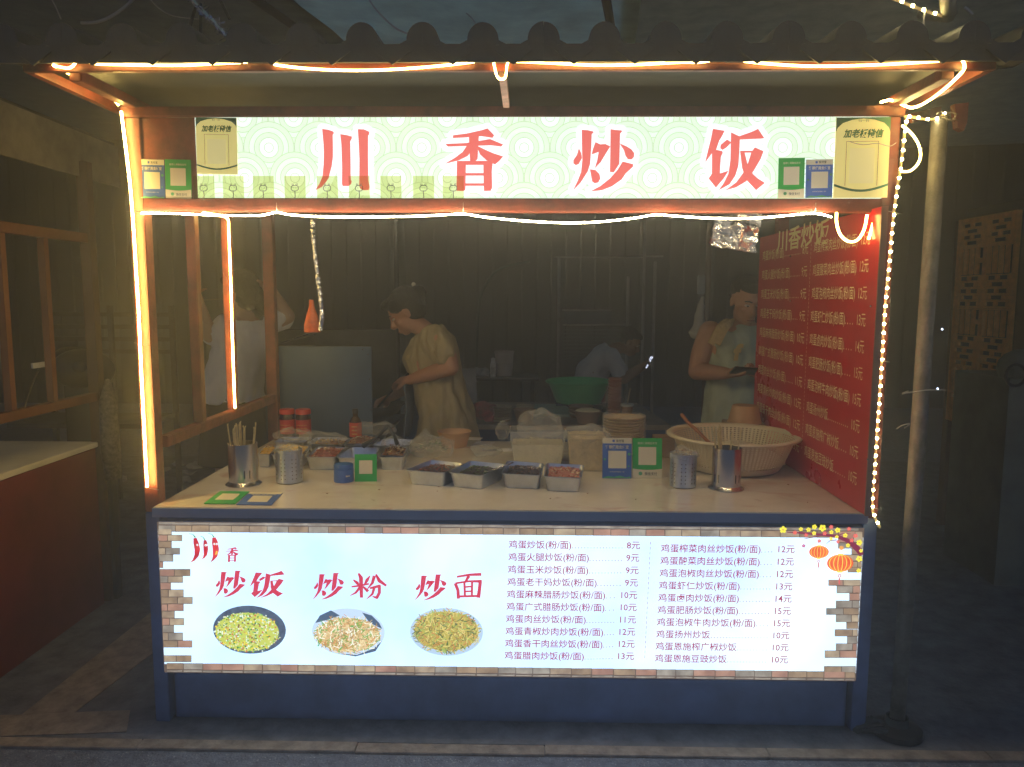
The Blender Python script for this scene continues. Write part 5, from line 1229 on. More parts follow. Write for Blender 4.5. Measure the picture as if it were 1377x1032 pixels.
b = B(); b.tube(dens([PX(u, v, -2.3) for u, v in ((52, 498), (42, 520), (34, 545), (30, 560))], 4), .004, 6); mk('thin_hose', b, BEN, None, 'thin hose curving down below the white paper slip', 'hose')

# ================================================================== RIGHT SIDE
px_, py_ = PZ(1203, 992, 0).x, PZ(1203, 992, 0).y
t = thing('metal_pole', 'tall dull metal pole right of the stall on a round foot', 'pole', (px_+.015, py_+.03, 0))
top = PY(1264, 158, py_+.03)
b = B(); b.tube([V((px_+.02, py_+.03, .01)), V((px_+.03, py_+.03, 1.0)), top], .025, 20); mk('pole_tube', b, mat('galvanised', (.15, .145, .125), .6, .1, var=.5, scale=14, bump=.5), t, smooth=True)
b = B(); b.lathe([(0, 0.002), (.085, .002), (.082, .02), (.04, .035), (.036, .06), (.03, .06)], V((px_+.02, py_+.03, 0)), 28); mk('pole_foot', b, BLACK, t, smooth=True, auto=40)
bag('black bin liner bunched at the foot of the metal pole', V((px_-.03, py_+.03, .0)), (.08, .05, .018), 55, mt=BLACK, amp=.03)
b = B(); b.tube(dens([PY(u, v, -.05) for u, v in ((1222, 526), (1214, 530), (1244, 525), (1272, 525))], 3), .002, 5); mk('pole_wire', b, WIRE, None, 'thin wire knotted round the metal pole at mid height', 'wire')
b = B(); b.tube(dens([PY(u, v, -.04) for u, v in ((1206, 577), (1213, 572), (1224, 570), (1216, 576))], 3), .0018, 5); mk('pole_wire', b, WIRE, None, 'short wire end twisted on the metal pole below counter height', 'wire')
b = B()
for k in range(7): b.tube(dens([PY(1262+random.uniform(-6, 20), 150+random.uniform(-6, 14), py_), PY(1270+random.uniform(-8, 16), 158+random.uniform(-8, 8), py_-.03), PY(1285+random.uniform(-10, 10), 150+random.uniform(0, 14), py_+.02)], 3), .0012, 4)
mk('tangled_wires', b, mat('tangle', (.3, .27, .18), .6), None, 'tangle of thin wires at the top of the metal pole', 'wires', kind='stuff')
b = B(); b.tube(dens([PY(u, v, -.03) for u, v in ((1140, 190), (1160, 195), (1180, 193), (1196, 197), (1205, 192))], 3), .0012, 4); mk('loose_thread', b, WIRE, None, 'loose pale thread across the right paper notice', 'thread')
# carved wooden lattice screen on a dark stand
LX = 2.8
ls = thing('lattice_screen', 'carved light wooden lattice screen with cut out slots at the far right', 'lattice screen', tuple(PX(1320, 700, LX)*1.0))
yn, yf = PX(1357, 400, LX).y, PX(1284, 400, LX).y; zt_, zb_ = PX(1357, 290, LX).z, PX(1335, 577, LX).z
LW = mat('carved_wood', (.8, .38, .09), .5, var=.25, scale=25)
W_ = yf-yn; H_ = zt_-zb_
def L3(s_, t_, o_=0): return V((LX+o_, yf-(W_)*s_, zt_-H_*t_))
def lbar(s0, t0_, s1, t1_, th=.018, name='lattice_bar'):
    a, d = L3(s0, t0_), L3(s1, t1_); b = B(); b.bb((LX, a.y, a.z), (LX+th, d.y, d.z)); mk(name, b, LW, ls, bevel=.002)
lbar(-.03, -.02, 0, 1.02, .03, 'frame_bar'); lbar(1, -.02, 1.03, 1.02, .03, 'frame_bar'); lbar(0, -.02, 1, 0, .03, 'frame_bar'); lbar(0, 1, 1, 1.02, .03, 'frame_bar'); lbar(.485, .001, .515, .999, .02)
# blocks: rows of slots (bricks pattern) alternate with upright bar groups
yy0 = 0
secs = [('h', .0, .125), ('v', .125, .265), ('h', .265, .43), ('v', .43, .565), ('h', .565, .73), ('v', .73, .865), ('h', .865, 1.)]
for kind_, t0_, t1_ in secs:
    lbar(0, t0_+.001, .484, t0_+.008, .016); lbar(.516, t0_+.001, 1, t0_+.008, .016)
    if kind_ == 'h':
        nr = 4 if t1_-t0_ < .14 else 5; dh = (t1_-t0_-.008)/nr
        for r_ in range(nr):
            ta = t0_+.008+r_*dh; 
            for half in (0, .516):
                cols = (.0, .05, .21, .27, .43, .484) if r_ % 2 == 0 else (.0, .13, .34, .484)
                lbar(half, ta+dh*.62, half+.484, ta+dh, .014)
                if r_ % 2 == 0:
                    lbar(half, ta+.0005, half+.07, ta+dh*.6, .014); lbar(half+.21, ta+.0005, half+.27, ta+dh*.6, .014); lbar(half+.42, ta+.0005, half+.484, ta+dh*.6, .014)
                else:
                    lbar(half, ta+.0005, half+.14, ta+dh*.6, .014); lbar(half+.345, ta+.0005, half+.484, ta+dh*.6, .014)
    else:
        for k in range(9):
            s0 = .02+k*.107
            if k in (4,):
                lbar(s0-.05, (t0_+t1_)/2-.012, s0+.1, (t0_+t1_)/2+.012, .013); continue
            lbar(s0, t0_+.009, s0+.07, t1_-.002, .012)
b = B(); b.bb((LX+.03, yn-.13, 0), (LX+.09, yn-.03, 2.0)); mk('dark_stile', b, mat('stile_brown', (.12, .06, .035), .5, var=.2), ls)
b = B(); b.bb((LX+.03, yf+.04, 0), (LX+.09, yf+.1, 2.0)); mk('dark_stile', b, mat('stile_brown', (.12, .06, .035), .5), ls)
b = B(); b.bb((LX+.1, yn-.1, zb_-.0), (LX+.11, yf+.1, zt_+.1)); mk('backing_board', b, mat('backing', (.05, .045, .035), .7), ls)
b = B(); c = PY(1374, 495, 1.5); b.ball(c, (.12, .1, .1), 8); b.bb((c.x-.12, 1.4, 0), (c.x+.5, 1.9, c.z-.05)); mk('pale_bin', b, mat('dull_grey_green', (.16, .17, .13), .5, var=.3), None, 'dull grey green bin at the very right edge', 'bin', smooth=False)
b = B(); c = PY(1366, 505, 1.35); b.tube([c+V((.05*math.cos(k*math.pi/8), 0, .055*math.sin(k*math.pi/8))) for k in range(17)], .008, 8, cap=False); mk('cable_coil', b, BLACK, None, 'black cable coil hanging behind the lattice screen', 'cable', smooth=True)
BLUEL = emis('tiny_blue_lamp', (.6, .7, 1), 8)
for (u, v, l_) in ((1267, 443, 'tiny distant blue lamp just right of the metal pole, upper one'), (1261, 523, 'tiny distant blue lamp just right of the metal pole, lower one')):
    b = B(); c = PY(u, v, 7.8); b.ball(c, .012, 6); mk('distant_lamp', b, BLUEL, None, l_, 'lamp', 'tiny distant lamps')

# ================================================================== CANOPY ABOVE
CAN = mat('canopy_cloth', (.16, .2, .185), .7, var=.25, scale=1.2, bump=.2, bscale=4)
def lucent(mm, f=.55):
    nt = mm.node_tree; bs = nt.nodes['Principled BSDF']; tr = nt.nodes.new('ShaderNodeBsdfTranslucent'); mx = nt.nodes.new('ShaderNodeMixShader'); mx.inputs[0].default_value = f
    src = bs.inputs['Base Color'].links[0].from_socket; nt.links.new(src, tr.inputs[0]); nt.links.new(bs.outputs[0], mx.inputs[1]); nt.links.new(tr.outputs[0], mx.inputs[2])
    nt.links.new(mx.outputs[0], nt.nodes['Material Output'].inputs['Surface']); return mm
t = thing('market_canopy', 'large grey green tarpaulin canopy stretched high above the stalls', 'canopy', (0, 2, 0))
def cloth(q4, n=14, sag=.12, mt=CAN, seed=0, name='canopy_sheet'):
    vs = []; fs = []
    for i in range(n+1):
        for j in range(n+1):
            s_, t_ = i/n, j/n; p = (V(q4[0])*(1-s_)+V(q4[1])*s_)*(1-t_)+(V(q4[3])*(1-s_)+V(q4[2])*s_)*t_
            vs.append(p-V((0, 0, sag*4*s_*(1-s_)))+V((0, 0, noise.noise(p*1.5+V((seed, 0, 0)))*.06)))
    for i in range(n):
        for j in range(n): fs.append((i*(n+1)+j, (i+1)*(n+1)+j, (i+1)*(n+1)+j+1, i*(n+1)+j+1))
    b = B(); b.add(vs, fs); return mk(name, b, mt, t, smooth=True)
cloth([(-10, -.4, 3.6), (-1.4, -.4, 3.04), (-.9, 8.2, 3.55), (-10, 8.2, 3.7)], sag=.02, mt=lucent(mat('canopy_dark', (.16, .17, .13), .7, var=.3), .3))
cloth([(-1.5, -.4, 3.08), (.45, -.4, 3.0), (1.3, 8.2, 3.45), (-1., 8.2, 3.6)], sag=.03, mt=lucent(mat('canopy_teal', (.6, .8, .58), .6, var=.3, scale=2)))
cloth([(.35, -.4, 3.02), (10, -.4, 3.3), (10, 8.2, 3.6), (1.2, 8.2, 3.47)], sag=.02, mt=lucent(mat('canopy_olive', (.3, .32, .22), .7, var=.3), .35))
for (a_, d_) in (((-1.52, 1.15, 3.08), (-1., 6.5, 3.46)), ((.37, 1.0, 2.96), (1.22, 6.5, 3.36)), ((-10, -.4, 3.58), (-1.42, -.4, 3.02)), ((-1.42, -.4, 3.02), (10, -.4, 3.26))):
    b = B(); b.tube([a_, d_], .025, 8); mk('canopy_rib', b, DARKSTEEL, t, smooth=True)
b = B(); b.tube([PY(1272, -30, -.2), PY(1276, 22, -.2)], .022, 10); b.tube([PY(1276, 22, -.2), PY(1240, 20, .3)], .018, 8); mk('canopy_rib', b, mat('pipe_olive', (.3, .28, .18), .5), t, smooth=True)
def wire(label, pts, y, r=.004, mt=WIRE, name='hanging_wire', grp='loose wires hanging under the canopy'):
    b = B(); b.tube(dens([PY(u, v, y) for u, v in pts], 4), r, 6); return mk(name, b, mt, None, label, 'wire', grp, smooth=True)
wire('thick pale wire curving down at the upper left', ((182, -4), (170, 8), (150, 22), (130, 30), (109, 31)), .6, .006)
wire('pale wire curving toward the tiles in the upper middle', ((494, -4), (505, 12), (520, 28), (535, 40), (552, 47)), .6, .0035)
wire('short pale wire between two tile humps', ((627, 18), (634, 24), (640, 33), (646, 41)), .6, .0025)
wire('thin wire looping from the top left of the teal canopy', ((200, -3), (212, 10), (228, 20), (246, 24), (268, 26)), .6, .0022)
wire('thin slanting wire at the far upper left', ((70, 0), (76, 12), (82, 26)), .6, .0022)
wire('short bent wire right of the high light strip end', ((1297, 10), (1302, 14), (1308, 20)), -.2, .004)
wire('dangling wire end below the high light strip', ((1244, 16), (1242, 28), (1243, 42)), -.2, .0025)
b = B(); dp = dens([PY(u, v, .5) for u, v in ((256, -4), (268, 12), (280, 24), (290, 33), (304, 50))], 6); b.tube(dp, [.009*random.uniform(.6, 1.5) for _ in dp], 6)
for p in dp[::2]:
    for k in range(4): d_ = V((random.uniform(-1, 1), random.uniform(-1, 1), random.uniform(-1, 1))).normalized()*.035; b.add([p, p+d_, p+d_*.9+V((.004, 0, .006))], [(0, 1, 2)])
mk('foil_tinsel', b, FOIL, None, 'strand of silver tinsel hanging above the left half of the roof', 'tinsel')
for (u0, v0, u1, v1) in ((263, 10, 253, 44), (270, 5, 270, 46), (296, 0, 309, 26)):
    b = B(); b.tube([PY(u0, v0, .55), PY(u1, v1, .55)], .006, 6); mk('hanging_wire', b, BLACK, None, 'dark cord beside the silver tinsel, ' + {263: 'left one', 270: 'middle one', 296: 'right one'}[u0], 'wire', 'dark cords beside the tinsel')

# ================================================================== PEOPLE
def remesh(b, voxel, smooth=3):
    me = bpy.data.meshes.new('t'); me.from_pydata([tuple(p) for p in b.v], [], b.f)
    o = bpy.data.objects.new('t', me); COL.objects.link(o)
    m_ = o.modifiers.new('r', 'REMESH'); m_.mode = 'VOXEL'; m_.voxel_size = voxel
    s_ = o.modifiers.new('s', 'SMOOTH'); s_.iterations = smooth; s_.factor = .6
    bpy.context.view_layer.update(); ev = o.evaluated_get(bpy.context.evaluated_depsgraph_get()); out = bpy.data.meshes.new_from_object(ev)
    bpy.data.objects.remove(o); bpy.data.meshes.remove(me); return out
def org(name, b, voxel, mt, parent, amp=0., freq=12., seed=0, smooth=3, stretch=(1, 1, 1)):
    me = remesh(b, voxel, smooth); off = root_loc(parent); nv = len(me.vertices)
    co = np.empty(nv*3); me.vertices.foreach_get('co', co); co = co.reshape(-1, 3)
    if amp:
        no = np.array([v.normal[:] for v in me.vertices])
        for i in range(nv):
            q = V((co[i][0]*stretch[0], co[i][1]*stretch[1], co[i][2]*stretch[2]))*freq+V((seed, 0, seed)); f_ = noise.noise(q)+.5*noise.noise(q*2.1)
            co[i] += no[i]*amp*(f_ if f_ < .1 else .1+(f_-.1)*.4)
    co -= np.array(off); me.vertices.foreach_set('co', co.ravel()); me.shade_smooth(); me.materials.clear(); me.materials.append(mt); me.name = name; me.update()
    return link(name, me, parent)
def limb(b, pts, rs, n=12):
    b.tube(dens([V(p) for p in pts], 3) if len(pts) > 2 else pts, rs if len(pts) == 2 else list(np.interp(np.linspace(0, len(pts)-1, (len(pts)-1)*3+1), range(len(pts)), rs)), n)
    for p, r_ in zip(pts, rs): b.ball(p, r_, 6)
def frame(f, upv=V((0, 0, 1))):
    f = V(f).normalized(); s_ = f.cross(upv).normalized(); u_ = s_.cross(f); return s_, f, u_
def loft(b, secs, sdir, n=20):
    """secs: (centre, half width along sdir, half depth); rings square to the spine"""
    vs = []; fs = []; N_ = len(secs)
    for i, (c, rx, ry) in enumerate(secs):
        tn = (V(secs[min(i+1, N_-1)][0])-V(secs[max(i-1, 0)][0])).normalized(); s_ = (V(sdir)-tn*tn.dot(V(sdir))).normalized(); f_ = tn.cross(s_)
        for k in range(n): a = 2*math.pi*k/n; vs.append(V(c)+s_*(rx*math.copysign(abs(math.cos(a))**.85, math.cos(a)))+f_*(ry*math.copysign(abs(math.sin(a))**.85, math.sin(a))))
    for i in range(N_-1):
        for k in range(n): fs.append((i*n+k, i*n+(k+1) % n, (i+1)*n+(k+1) % n, (i+1)*n+k))
    fs += [tuple(range(n-1, -1, -1)), tuple((N_-1)*n+k for k in range(n))]; b.add(vs, fs)
def hand(b, wr, d, pn, curl=.6, side=1, sz=1.):
    """wrist, pointing direction, palm normal"""
    d = V(d).normalized(); pn = (V(pn)-d*d.dot(V(pn))).normalized(); s_ = d.cross(pn)*side; wr = V(wr)
    rot = Matrix((s_, d, pn)).transposed(); b.ball(wr+d*.045*sz, (.040*sz, .05*sz, .017*sz), 8, rot=rot)
    limb(b, [wr-d*.01, wr+d*.03*sz], [.027*sz, .024*sz], 10)
    for k, (o_, L) in enumerate(((-.028, .062), (-.01, .07), (.009, .066), (.027, .052))):
        p = wr+d*.085*sz+s_*o_*sz; dd = d.copy(); pts = [wr+d*.05*sz+s_*o_*.8*sz, p]; rs = [.0095*sz, .0095*sz]
        for j in range(3):
            a = curl*(.7+.25*j+.08*k); dd = (dd*math.cos(a)+pn*math.sin(a)).normalized() if j == 0 else (dd+pn*a*.8).normalized(); p = p+dd*L*sz*(.42, .32, .26)[j]; pts.append(p); rs.append((.009-.0008*j)*sz)
        limb(b, pts, rs, 8)
    p0 = wr+d*.025*sz-s_*.03*sz; p1 = p0+d*.03*sz-s_*.018*sz+pn*.018*sz; p2 = p1+d*.026*sz+pn*.014*sz+s_*.004*sz; limb(b, [p0, p1, p2], [.014*sz, .011*sz, .009*sz], 8)
def head(b, c, f, sz=1., tilt=V((0, 0, 1))):
    s_, f_, u_ = frame(f, tilt); rot = Matrix((s_, f_, u_)).transposed(); P = lambda x, y, z: V(c)+s_*(x*sz)+f_*(y*sz)+u_*(z*sz)
    b.ball(P(0, -.012, .03), (.074*sz, .092*sz, .086*sz), 14, rot=rot); b.ball(P(0, .022, -.035), (.058*sz, .062*sz, .075*sz), 12, rot=rot)
    b.ball(P(0, .055, -.088), (.026*sz, .024*sz, .02*sz), 8, rot=rot)
    b.tube([P(0, .078, .02), P(0, .094, -.012), P(0, .108, -.03)], [.009*sz, .012*sz, .014*sz], 8); b.ball(P(.012, .092, -.034), .009*sz, 5); b.ball(P(-.012, .092, -.034), .009*sz, 5); b.ball(P(0, .1, -.031), .0135*sz, 6)
    b.ball(P(0, .083, -.062), (.024*sz, .01*sz, .007*sz), 6, rot=rot); b.ball(P(0, .082, -.074), (.02*sz, .01*sz, .007*sz), 6, rot=rot)
    b.ball(P(0, .074, .03), (.05*sz, .016*sz, .009*sz), 8, rot=rot); b.ball(P(.04, .058, -.02), (.018*sz, .018*sz, .016*sz), 6, rot=rot); b.ball(P(-.04, .058, -.02), (.018*sz, .018*sz, .016*sz), 6, rot=rot)
    for sg in (1, -1): b.ball(P(sg*.076, -.008, -.005), (.009*sz, .019*sz, .031*sz), 8, rot=rot)
    return P, rot
def face(t, P, rot, sz=1., lid=.5):
    for sg in (1, -1):
        b = B(); b.ball(P(sg*.03, .073, .008), (.015*sz, .01*sz, .005*sz), 6, rot=rot); mk('eye', b, mat('eye_white', (.5, .45, .42), .3, var=0), t, smooth=True)
        b = B(); b.ball(P(sg*.03, .081, .007), (.006*sz, .004*sz, .0045*sz), 5, rot=rot); mk('pupil', b, BLACK, t, smooth=True)
        b = B(); b.tube([P(sg*.014, .088, .03), P(sg*.03, .086, .036), P(sg*.047, .072, .03)], .0035*sz, 5); mk('eyebrow', b, HAIR, t)
    b = B(); b.tube([P(-.02, .0885, -.068), P(0, .0945, -.067), P(.02, .0885, -.068)], .0028*sz, 5); mk('lip_line', b, mat('lip', (.25, .08, .07), .5, var=0), t)
def legs(b, hips, feet, f, r_=1.):
    f = V(f).normalized()
    for h_, ft in zip(hips, feet):
        kn = (V(h_)+V(ft))/2+f*.03; limb(b, [h_, kn, V(ft)+V((0, 0, .08))], [.085*r_, .055*r_, .036*r_]); limb(b, [V(ft)+V((0, 0, .045)), V(ft)+f*.16+V((0, 0, .03))], [.038, .03])

# ---- the woman cooking, side on, facing left
WY = 1.62
def W(u, v, dy=0): return PY(u, v, WY+dy)
t = thing('person', 'woman in an olive short sleeved dress bending over the stove behind the counter', 'person', tuple(V((W(600, 560).x, WY, 0))))
wf = V((-.96, -.12, -.26)); 
b = B(); hc = W(545, 421); P, rot = head(b, hc, V((-.8, -.12, -.58)), .98)
neck = W(566, 440); limb(b, [hc+V((.02, 0, -.05)), neck, W(577, 452)], [.05, .05, .06])
pel = W(600, 555); wst = W(590, 515); ch = W(580, 478); shm = W(582, 452)
loft(b, [(W(604, 585), .15, .12), (pel, .165, .125), (wst, .135, .115), (ch, .15, .125), (shm, .15, .085), (W(576, 443), .06, .05)], (0, 1, 0))
sn, sf = W(585, 455, -.16), W(575, 455, .16); en, ef = W(606, 494, -.22), W(572, 505, .2); wn, wf_ = W(551, 511, -.12), W(527, 534, .06)
limb(b, [sn, (sn+en)/2+V((.01, 0, 0)), en], [.06, .055, .046]); limb(b, [en, (en*.6+wn*.4), wn], [.046, .043, .027]); hand(b, wn, W(530, 512, -.06)-wn, V((-.1, .5, -.8)), .75, -1, .95)
limb(b, [sf, ef], [.058, .044]); limb(b, [ef, (ef*.5+wf_*.5), wf_], [.044, .038, .026]); hand(b, wf_, W(510, 541, .05)-wf_, V((0, -.5, -.8)), .75, 1, .95)
hx = pel.x; legs(b, [V((hx, WY-.09, pel.z)), V((hx, WY+.09, pel.z))], [V((hx+.02, WY-.1, 0)), V((hx-.03, WY+.1, 0))], (-1, 0, 0))
org('body', b, .006, SKIN, t); face(t, P, rot, .98)
b = B(); b.ball(P(0, -.03, .05), (.083, .098, .085), 14, rot=rot); b.ball(P(0, -.05, .0), (.078, .075, .08), 12, rot=rot); b.ball(P(0, .045, .092), (.06, .05, .03), 10, rot=rot)
b.ball(P(0, -.125, .045), (.045, .042, .045), 10, rot=rot); b.ball(P(.06, .02, .06), (.025, .045, .04), 8, rot=rot); b.ball(P(-.06, .02, .06), (.025, .045, .04), 8, rot=rot)
org('hair', b, .006, HAIR, t, .006, 40, 2, 1)
b = B(); b.ball(P(.03, -.13, .1), (.012, .008, .012), 5); mk('hair_clip', b, WHITE, t, smooth=True)
DRESS = mat('olive_dress', (.36, .31, .18), .85, var=.12, scale=14, bump=.2, bscale=160)
b = B(); loft(b, [(V((hx-.02, WY, .42)), .26, .25), (V((hx-.01, WY, .6)), .235, .22), (W(603, 585), .205, .17), (pel, .19, .15), (wst, .158, .137), (ch, .172, .15), (W(583, 456), .17, .115), (W(578, 444), .085, .07)], (0, 1, 0))
limb(b, [sn, sn*.45+en*.55], [.078, .078]); limb(b, [sf, sf*.45+ef*.55], [.075, .074])
org('dress', b, .008, DRESS, t, .030, 10, 3, 3, (1.7, 1.7, .4))
b = B(); 
for sg in (-1,): limb(b, [W(570, 448, -.085), W(583, 441, -.1), W(592, 452, -.13)], [.006, .006, .006])
mk('strap', b, mat('apron_strap', (.4, .42, .42), .7), t, smooth=True)
b = B(); loft(b, [(W(548, 585), .14, .012), (W(552, 545), .15, .012), (W(548, 515), .13, .012)], (0, 1, 0)); org('apron', b, .008, mat('apron_blue', (.10, .13, .18), .8, var=.15), t, .01, 10, 5)
# ladle handle she holds
b = B(); b.tube([W(549, 503, -.1), W(530, 522, -.02), W(508, 548, .03)], .006, 8); b.ball(W(505, 551, .03), (.045, .04, .012), 8); mk('cooking_spatula', b, DARKSTEEL, None, 'dark spatula in the hands of the woman cooking', 'spatula', smooth=True)

# ---- the man in the vest with a phone
MY = 1.5
def M(u, v, dy=0): return PY(u, v, MY+dy)
t = thing('person', 'man in a grey green sleeveless vest looking down at his phone, towel on shoulder', 'person', tuple(V((M(1000, 560).x, MY, 0))))
b = B(); hc = M(1004, 405, -.04); hf = V((.16, -.9, -.42)); P, rot = head(b, hc, hf, 1.0)
limb(b, [hc+V((0, .04, -.05)), M(1000, 437, .03), M(998, 450, .04)], [.055, .056, .07])
shl, shr = M(955, 447, .02), M(1046, 450, .06)
loft(b, [(M(995, 600), .16, .11), (M(995, 560), .165, .12), (M(996, 515), .15, .11), (M(998, 478), .172, .12), (M(999, 447, .02), .18, .09), (M(999, 436, .03), .08, .06)], (1, .1, 0))
ell, elr = M(937, 500, -.03), M(1058, 505, -.0); wl, wr_ = M(977, 502, -.24), M(1028, 505, -.22)
limb(b, [shl, (shl+ell)/2+V((-.008, 0, 0)), ell], [.062, .055, .046]); limb(b, [ell, ell*.6+wl*.4, wl], [.046, .044, .029]); hand(b, wl, M(1000, 503, -.3)-wl, V((.2, -.1, .95)), .7, -1)
limb(b, [shr, elr], [.06, .046]); limb(b, [elr, elr*.5+wr_*.5, wr_], [.046, .041, .029]); hand(b, wr_, M(1004, 503, -.3)-wr_, V((-.2, -.1, .95)), .7, 1)
legs(b, [M(980, 590), M(1015, 590)], [V((M(978, 560).x, MY, 0)), V((M(1020, 560).x, MY+.02, 0))], (0, -1, 0))
org('body', b, .006, mat('skin_man', (.42, .22, .13), .48, var=.08, scale=12), t); face(t, P, rot)
b = B(); b.ball(P(0, -.03, .05), (.077, .092, .078), 14, rot=rot); b.ball(P(0, .03, .085), (.055, .045, .026), 10, rot=rot); b.ball(P(0, -.05, .0), (.07, .06, .06), 10, rot=rot); org('hair', b, .006, HAIR, t, .004, 50, 2, 1)
VEST = mat('vest_cloth', (.38, .44, .33), .85, var=.1, scale=12, bump=.15, bscale=150)
b = B(); loft(b, [(M(993, 606), .2, .145), (M(993, 565), .195, .145), (M(996, 515), .175, .13), (M(998, 478), .187, .137), (M(999, 452, .02), .172, .112), (M(999, 440, .03), .098, .075)], (1, .1, 0)); org('vest', b, .008, VEST, t, .022, 9, 11, 3, (1.4, 1.4, .7))
b = B(); loft(b, [(M(993, 680), .17, .13), (M(993, 600), .185, .138)], (1, .1, 0)); limb(b, [M(980, 620), V((M(978, 560).x, MY, .42))], [.1, .085]); limb(b, [M(1012, 620), V((M(1018, 560).x, MY, .42))], [.1, .085]); org('shorts', b, .012, mat('dark_shorts', (.03, .035, .05), .8), t)
b = B(); fo = M(986, 484, -.15); put_text(b, 'f', fo, V((1, 0, 0)), V((.15, 0, 1)), .11, fat=.05); b.v = [tuple(V(p)) for p in b.v]; b2 = B(); [b2.slab([b.v[i] for i in f_], (0, .004, 0)) for f_ in b.f]; mk('chest_print', b2, mat('print_mustard', (.5, .36, .12), .7), t)
b = B()
for k, (du) in enumerate((0, 8)):
    pts = [M(979+du, 433, .03), M(975+du, 434, -.08), M(967+du, 442, -.135), M(956+du, 463, -.15)]; dp = dens(pts, 4)
    for i in range(len(dp)-1):
        b.beam(dp[i], dp[i+1], .034, .010 if k else .014, upv=(0, -1, 0))
mk('shoulder_towel', b, mat('towel', (.50, .38, .17), .9, var=.15, scale=40), None, 'striped mustard towel hanging over the shoulder of the man in the vest', 'towel')
b = B(); pc = M(1004, 499, -.335); rx_ = Matrix.Rotation(R(-28), 3, 'X') @ Matrix.Rotation(R(8), 3, 'Z'); b.box(pc, (.15, .075, .009), rot=rx_); mk('phone', b, BLACK, None, 'dark phone held by the man in the vest', 'phone', bevel=.003)

# ---- the man sitting far back
SY = 4.2
def S(u, v, dy=0): return PY(u, v, SY+dy)
t = thing('person', 'man in a pale grey t-shirt sitting bent over a glowing phone far back', 'person', tuple(V((S(800, 560).x, SY, 0))))
b = B(); hc = S(847, 461); P, rot = head(b, hc, V((.85, -.15, -.5)), 1.0)
limb(b, [hc+V((-.03, 0, -.04)), S(828, 469), S(822, 474)], [.05, .055, .065])
loft(b, [(S(783, 545), .17, .13), (S(786, 525), .165, .125), (S(797, 500), .16, .12), (S(812, 482), .17, .11), (S(822, 472), .14, .08)], (0, 1, 0))
sn, sf = S(822, 480, -.17), S(822, 480, .17); en, ef = S(838, 510, -.2), S(840, 510, .18); wn, wf_ = S(860, 494, -.08), S(862, 496, .08)
limb(b, [sn, en], [.058, .045]); limb(b, [en, wn], [.044, .03]); hand(b, wn, S(872, 487, -.02)-wn, V((0, .5, .5)), .6); limb(b, [sf, ef], [.058, .045]); limb(b, [ef, wf_], [.044, .03]); hand(b, wf_, S(872, 489, .03)-wf_, V((0, -.5, .5)), .6, -1)
limb(b, [S(786, 540, -.1), S(830, 540, -.12), S(835, 540, -.12)-V((0, 0, .42))], [.09, .065, .045]); limb(b, [S(786, 540, .1), S(830, 540, .12), S(835, 540, .12)-V((0, 0, .42))], [.09, .065, .045])
org('body', b, .009, mat('skin_far', (.3, .16, .1), .55, var=.05), t); face(t, P, rot)
b = B(); b.ball(P(0, -.03, .05), (.08, .095, .082), 12, rot=rot); b.ball(P(0, .03, .085), (.06, .05, .03), 10, rot=rot); b.ball(P(0, -.04, .01), (.078, .065, .065), 10, rot=rot); org('hair', b, .008, HAIR, t, .006, 40, 2, 1)
b = B(); loft(b, [(S(781, 552), .19, .15), (S(786, 527), .185, .145), (S(797, 500), .18, .14), (S(812, 481), .185, .125), (S(823, 471), .14, .09)], (0, 1, 0)); limb(b, [sn, sn*.35+en*.65], [.075, .072]); limb(b, [sf, sf*.35+ef*.65], [.075, .072])
org('t_shirt', b, .01, mat('grey_shirt', (.6, .6, .62), .85, var=.08), t, .024, 9, 6)
b = B(); b.bb((S(786, 545).x-.2, SY-.2, 0), (S(786, 545).x+.2, SY+.2, S(786, 556).z)); mk('stool', b, DARKSTEEL, None, 'dark stool under the man sitting far back', 'stool', bevel=.01)
pc = S(872, 487, 0); b = B(); rot_ = Matrix.Rotation(R(28), 3, 'Y') @ Matrix.Rotation(R(20), 3, 'Z'); t = thing('phone', 'glowing phone held by the man sitting far back', 'phone', tuple(pc))
b.box(pc, (.03, .012, .125), rot=rot_); mk('phone_body', b, BLACK, t, bevel=.002)
b = B(); b.box(pc+rot_ @ V((0, -.0075, 0)), (.024, .002, .115), rot=rot_); mk('screen', b, emis('phone_screen', (.8, .85, 1), 1.6, scale=60, col2=(.1, .12, .2)), t)

# ---- the girl at the left arranging her hair
GY = 1.75
def G(u, v, dy=0): return PY(u, v, GY+dy)
t = thing('person', 'girl in a white t-shirt with both arms raised, tying her hair left of the stall', 'person', tuple(V((G(315, 560).x, GY, 0))))
b = B(); hc = G(322, 396); P, rot = head(b, hc, V((-.93, .2, -.12)), .96)
limb(b, [hc+V((.02, 0, -.05)), G(326, 420), G(330, 428)], [.048, .048, .055])
loft(b, [(G(313, 560), .15, .11), (G(313, 535), .15, .11), (G(318, 495), .125, .1), (G(325, 460), .14, .105), (G(331, 438), .155, .08), (G(330, 428), .06, .05)], (.96, .28, 0))
sl, sr = G(296, 440, -.05), G(366, 436, .05)
el, er = G(282, 452, -.1), G(387, 426, .08); wl, wr_ = G(271, 413, -.14), G(366, 392, .02)
limb(b, [sl, el], [.05, .04]); limb(b, [el, el*.5+wl*.5, wl], [.04, .034, .025]); hand(b, wl, G(268, 402, -.16)-wl, V((1, 0, 0)), 1., 1, .9)
limb(b, [sr, er], [.05, .042]); limb(b, [er, er*.5+wr_*.5, wr_], [.042, .036, .026]); hand(b, wr_, G(346, 381, 0)-wr_, V((0, -.6, -.6)), .5, -1, .9)
legs(b, [G(305, 555), G(322, 555)], [V((G(304, 560).x, GY, 0)), V((G(326, 560).x, GY, 0))], (-.9, .3, 0), .9)
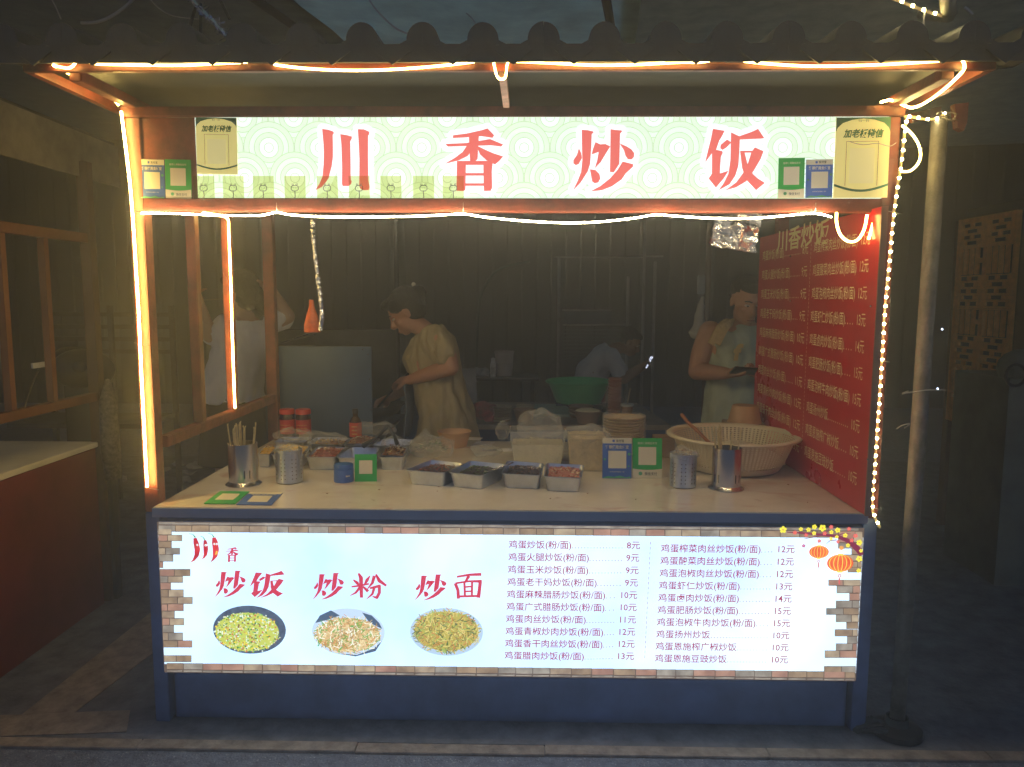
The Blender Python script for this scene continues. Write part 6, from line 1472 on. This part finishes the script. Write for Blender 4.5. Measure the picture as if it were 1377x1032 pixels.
org('body', b, .006, mat('skin_girl', (.5, .32, .22), .5, var=.05), t); face(t, P, rot, .96)
b = B(); b.ball(P(0, -.03, .05), (.086, .1, .088), 14, rot=rot); b.ball(P(0, -.06, -.01), (.082, .08, .09), 12, rot=rot); b.ball(P(0, .05, .09), (.06, .05, .03), 10, rot=rot); limb(b, [P(0, -.1, -.02), P(.01, -.13, -.12)], [.05, .02])
org('hair', b, .006, HAIR, t, .007, 40, 7, 1)
b = B(); loft(b, [(G(312, 540), .185, .14), (G(312, 520), .175, .135), (G(318, 495), .152, .122), (G(325, 460), .162, .125), (G(331, 440), .172, .105), (G(331, 430), .09, .07)], (.96, .28, 0)); limb(b, [sl+V((.02, 0, 0)), sl*.3+el*.7], [.068, .065]); limb(b, [sr, sr*.3+er*.7], [.068, .062])
org('t_shirt', b, .008, mat('white_shirt', (.8, .8, .82), .85, var=.05), t, .028, 9, 13, 3, (1.5, 1.5, .8))
b = B(); loft(b, [(V((G(313, 560).x, GY, .55)), .2, .16), (G(313, 550), .168, .125), (G(313, 532), .16, .12)], (.96, .28, 0)); org('skirt', b, .01, mat('dark_skirt', (.02, .02, .025), .8), t)
b = B(); b.tube([G(269, 404, -.15), G(288, 403, -.1), G(309, 400, -.05)], .0025, 5); mk('hair_strand', b, mat('pale_band', (.4, .36, .3), .5), None, 'thin band stretched between hand and mouth of the girl', 'hair band')
# ================================================================== LENS GLOW, as an added volume
b = B(); b.bb((-17, -6, -1.2), (17, 16, 5.5))
hz = mk('haze', b, [], None, kind='stuff')  # volume box added to imitate lens glow round the lights
hm = bpy.data.materials.new('haze_air'); hm.use_nodes = True; nt = hm.node_tree; nt.nodes.remove(nt.nodes['Principled BSDF'])
pv = nt.nodes.new('ShaderNodeVolumePrincipled'); pv.inputs['Density'].default_value = GLOW_DENSITY; pv.inputs['Color'].default_value = (.92, .95, 1, 1)
pv.inputs['Anisotropy'].default_value = GLOW_G
nt.links.new(pv.outputs[0], nt.nodes['Material Output'].inputs['Volume']); hz.data.materials.append(hm)
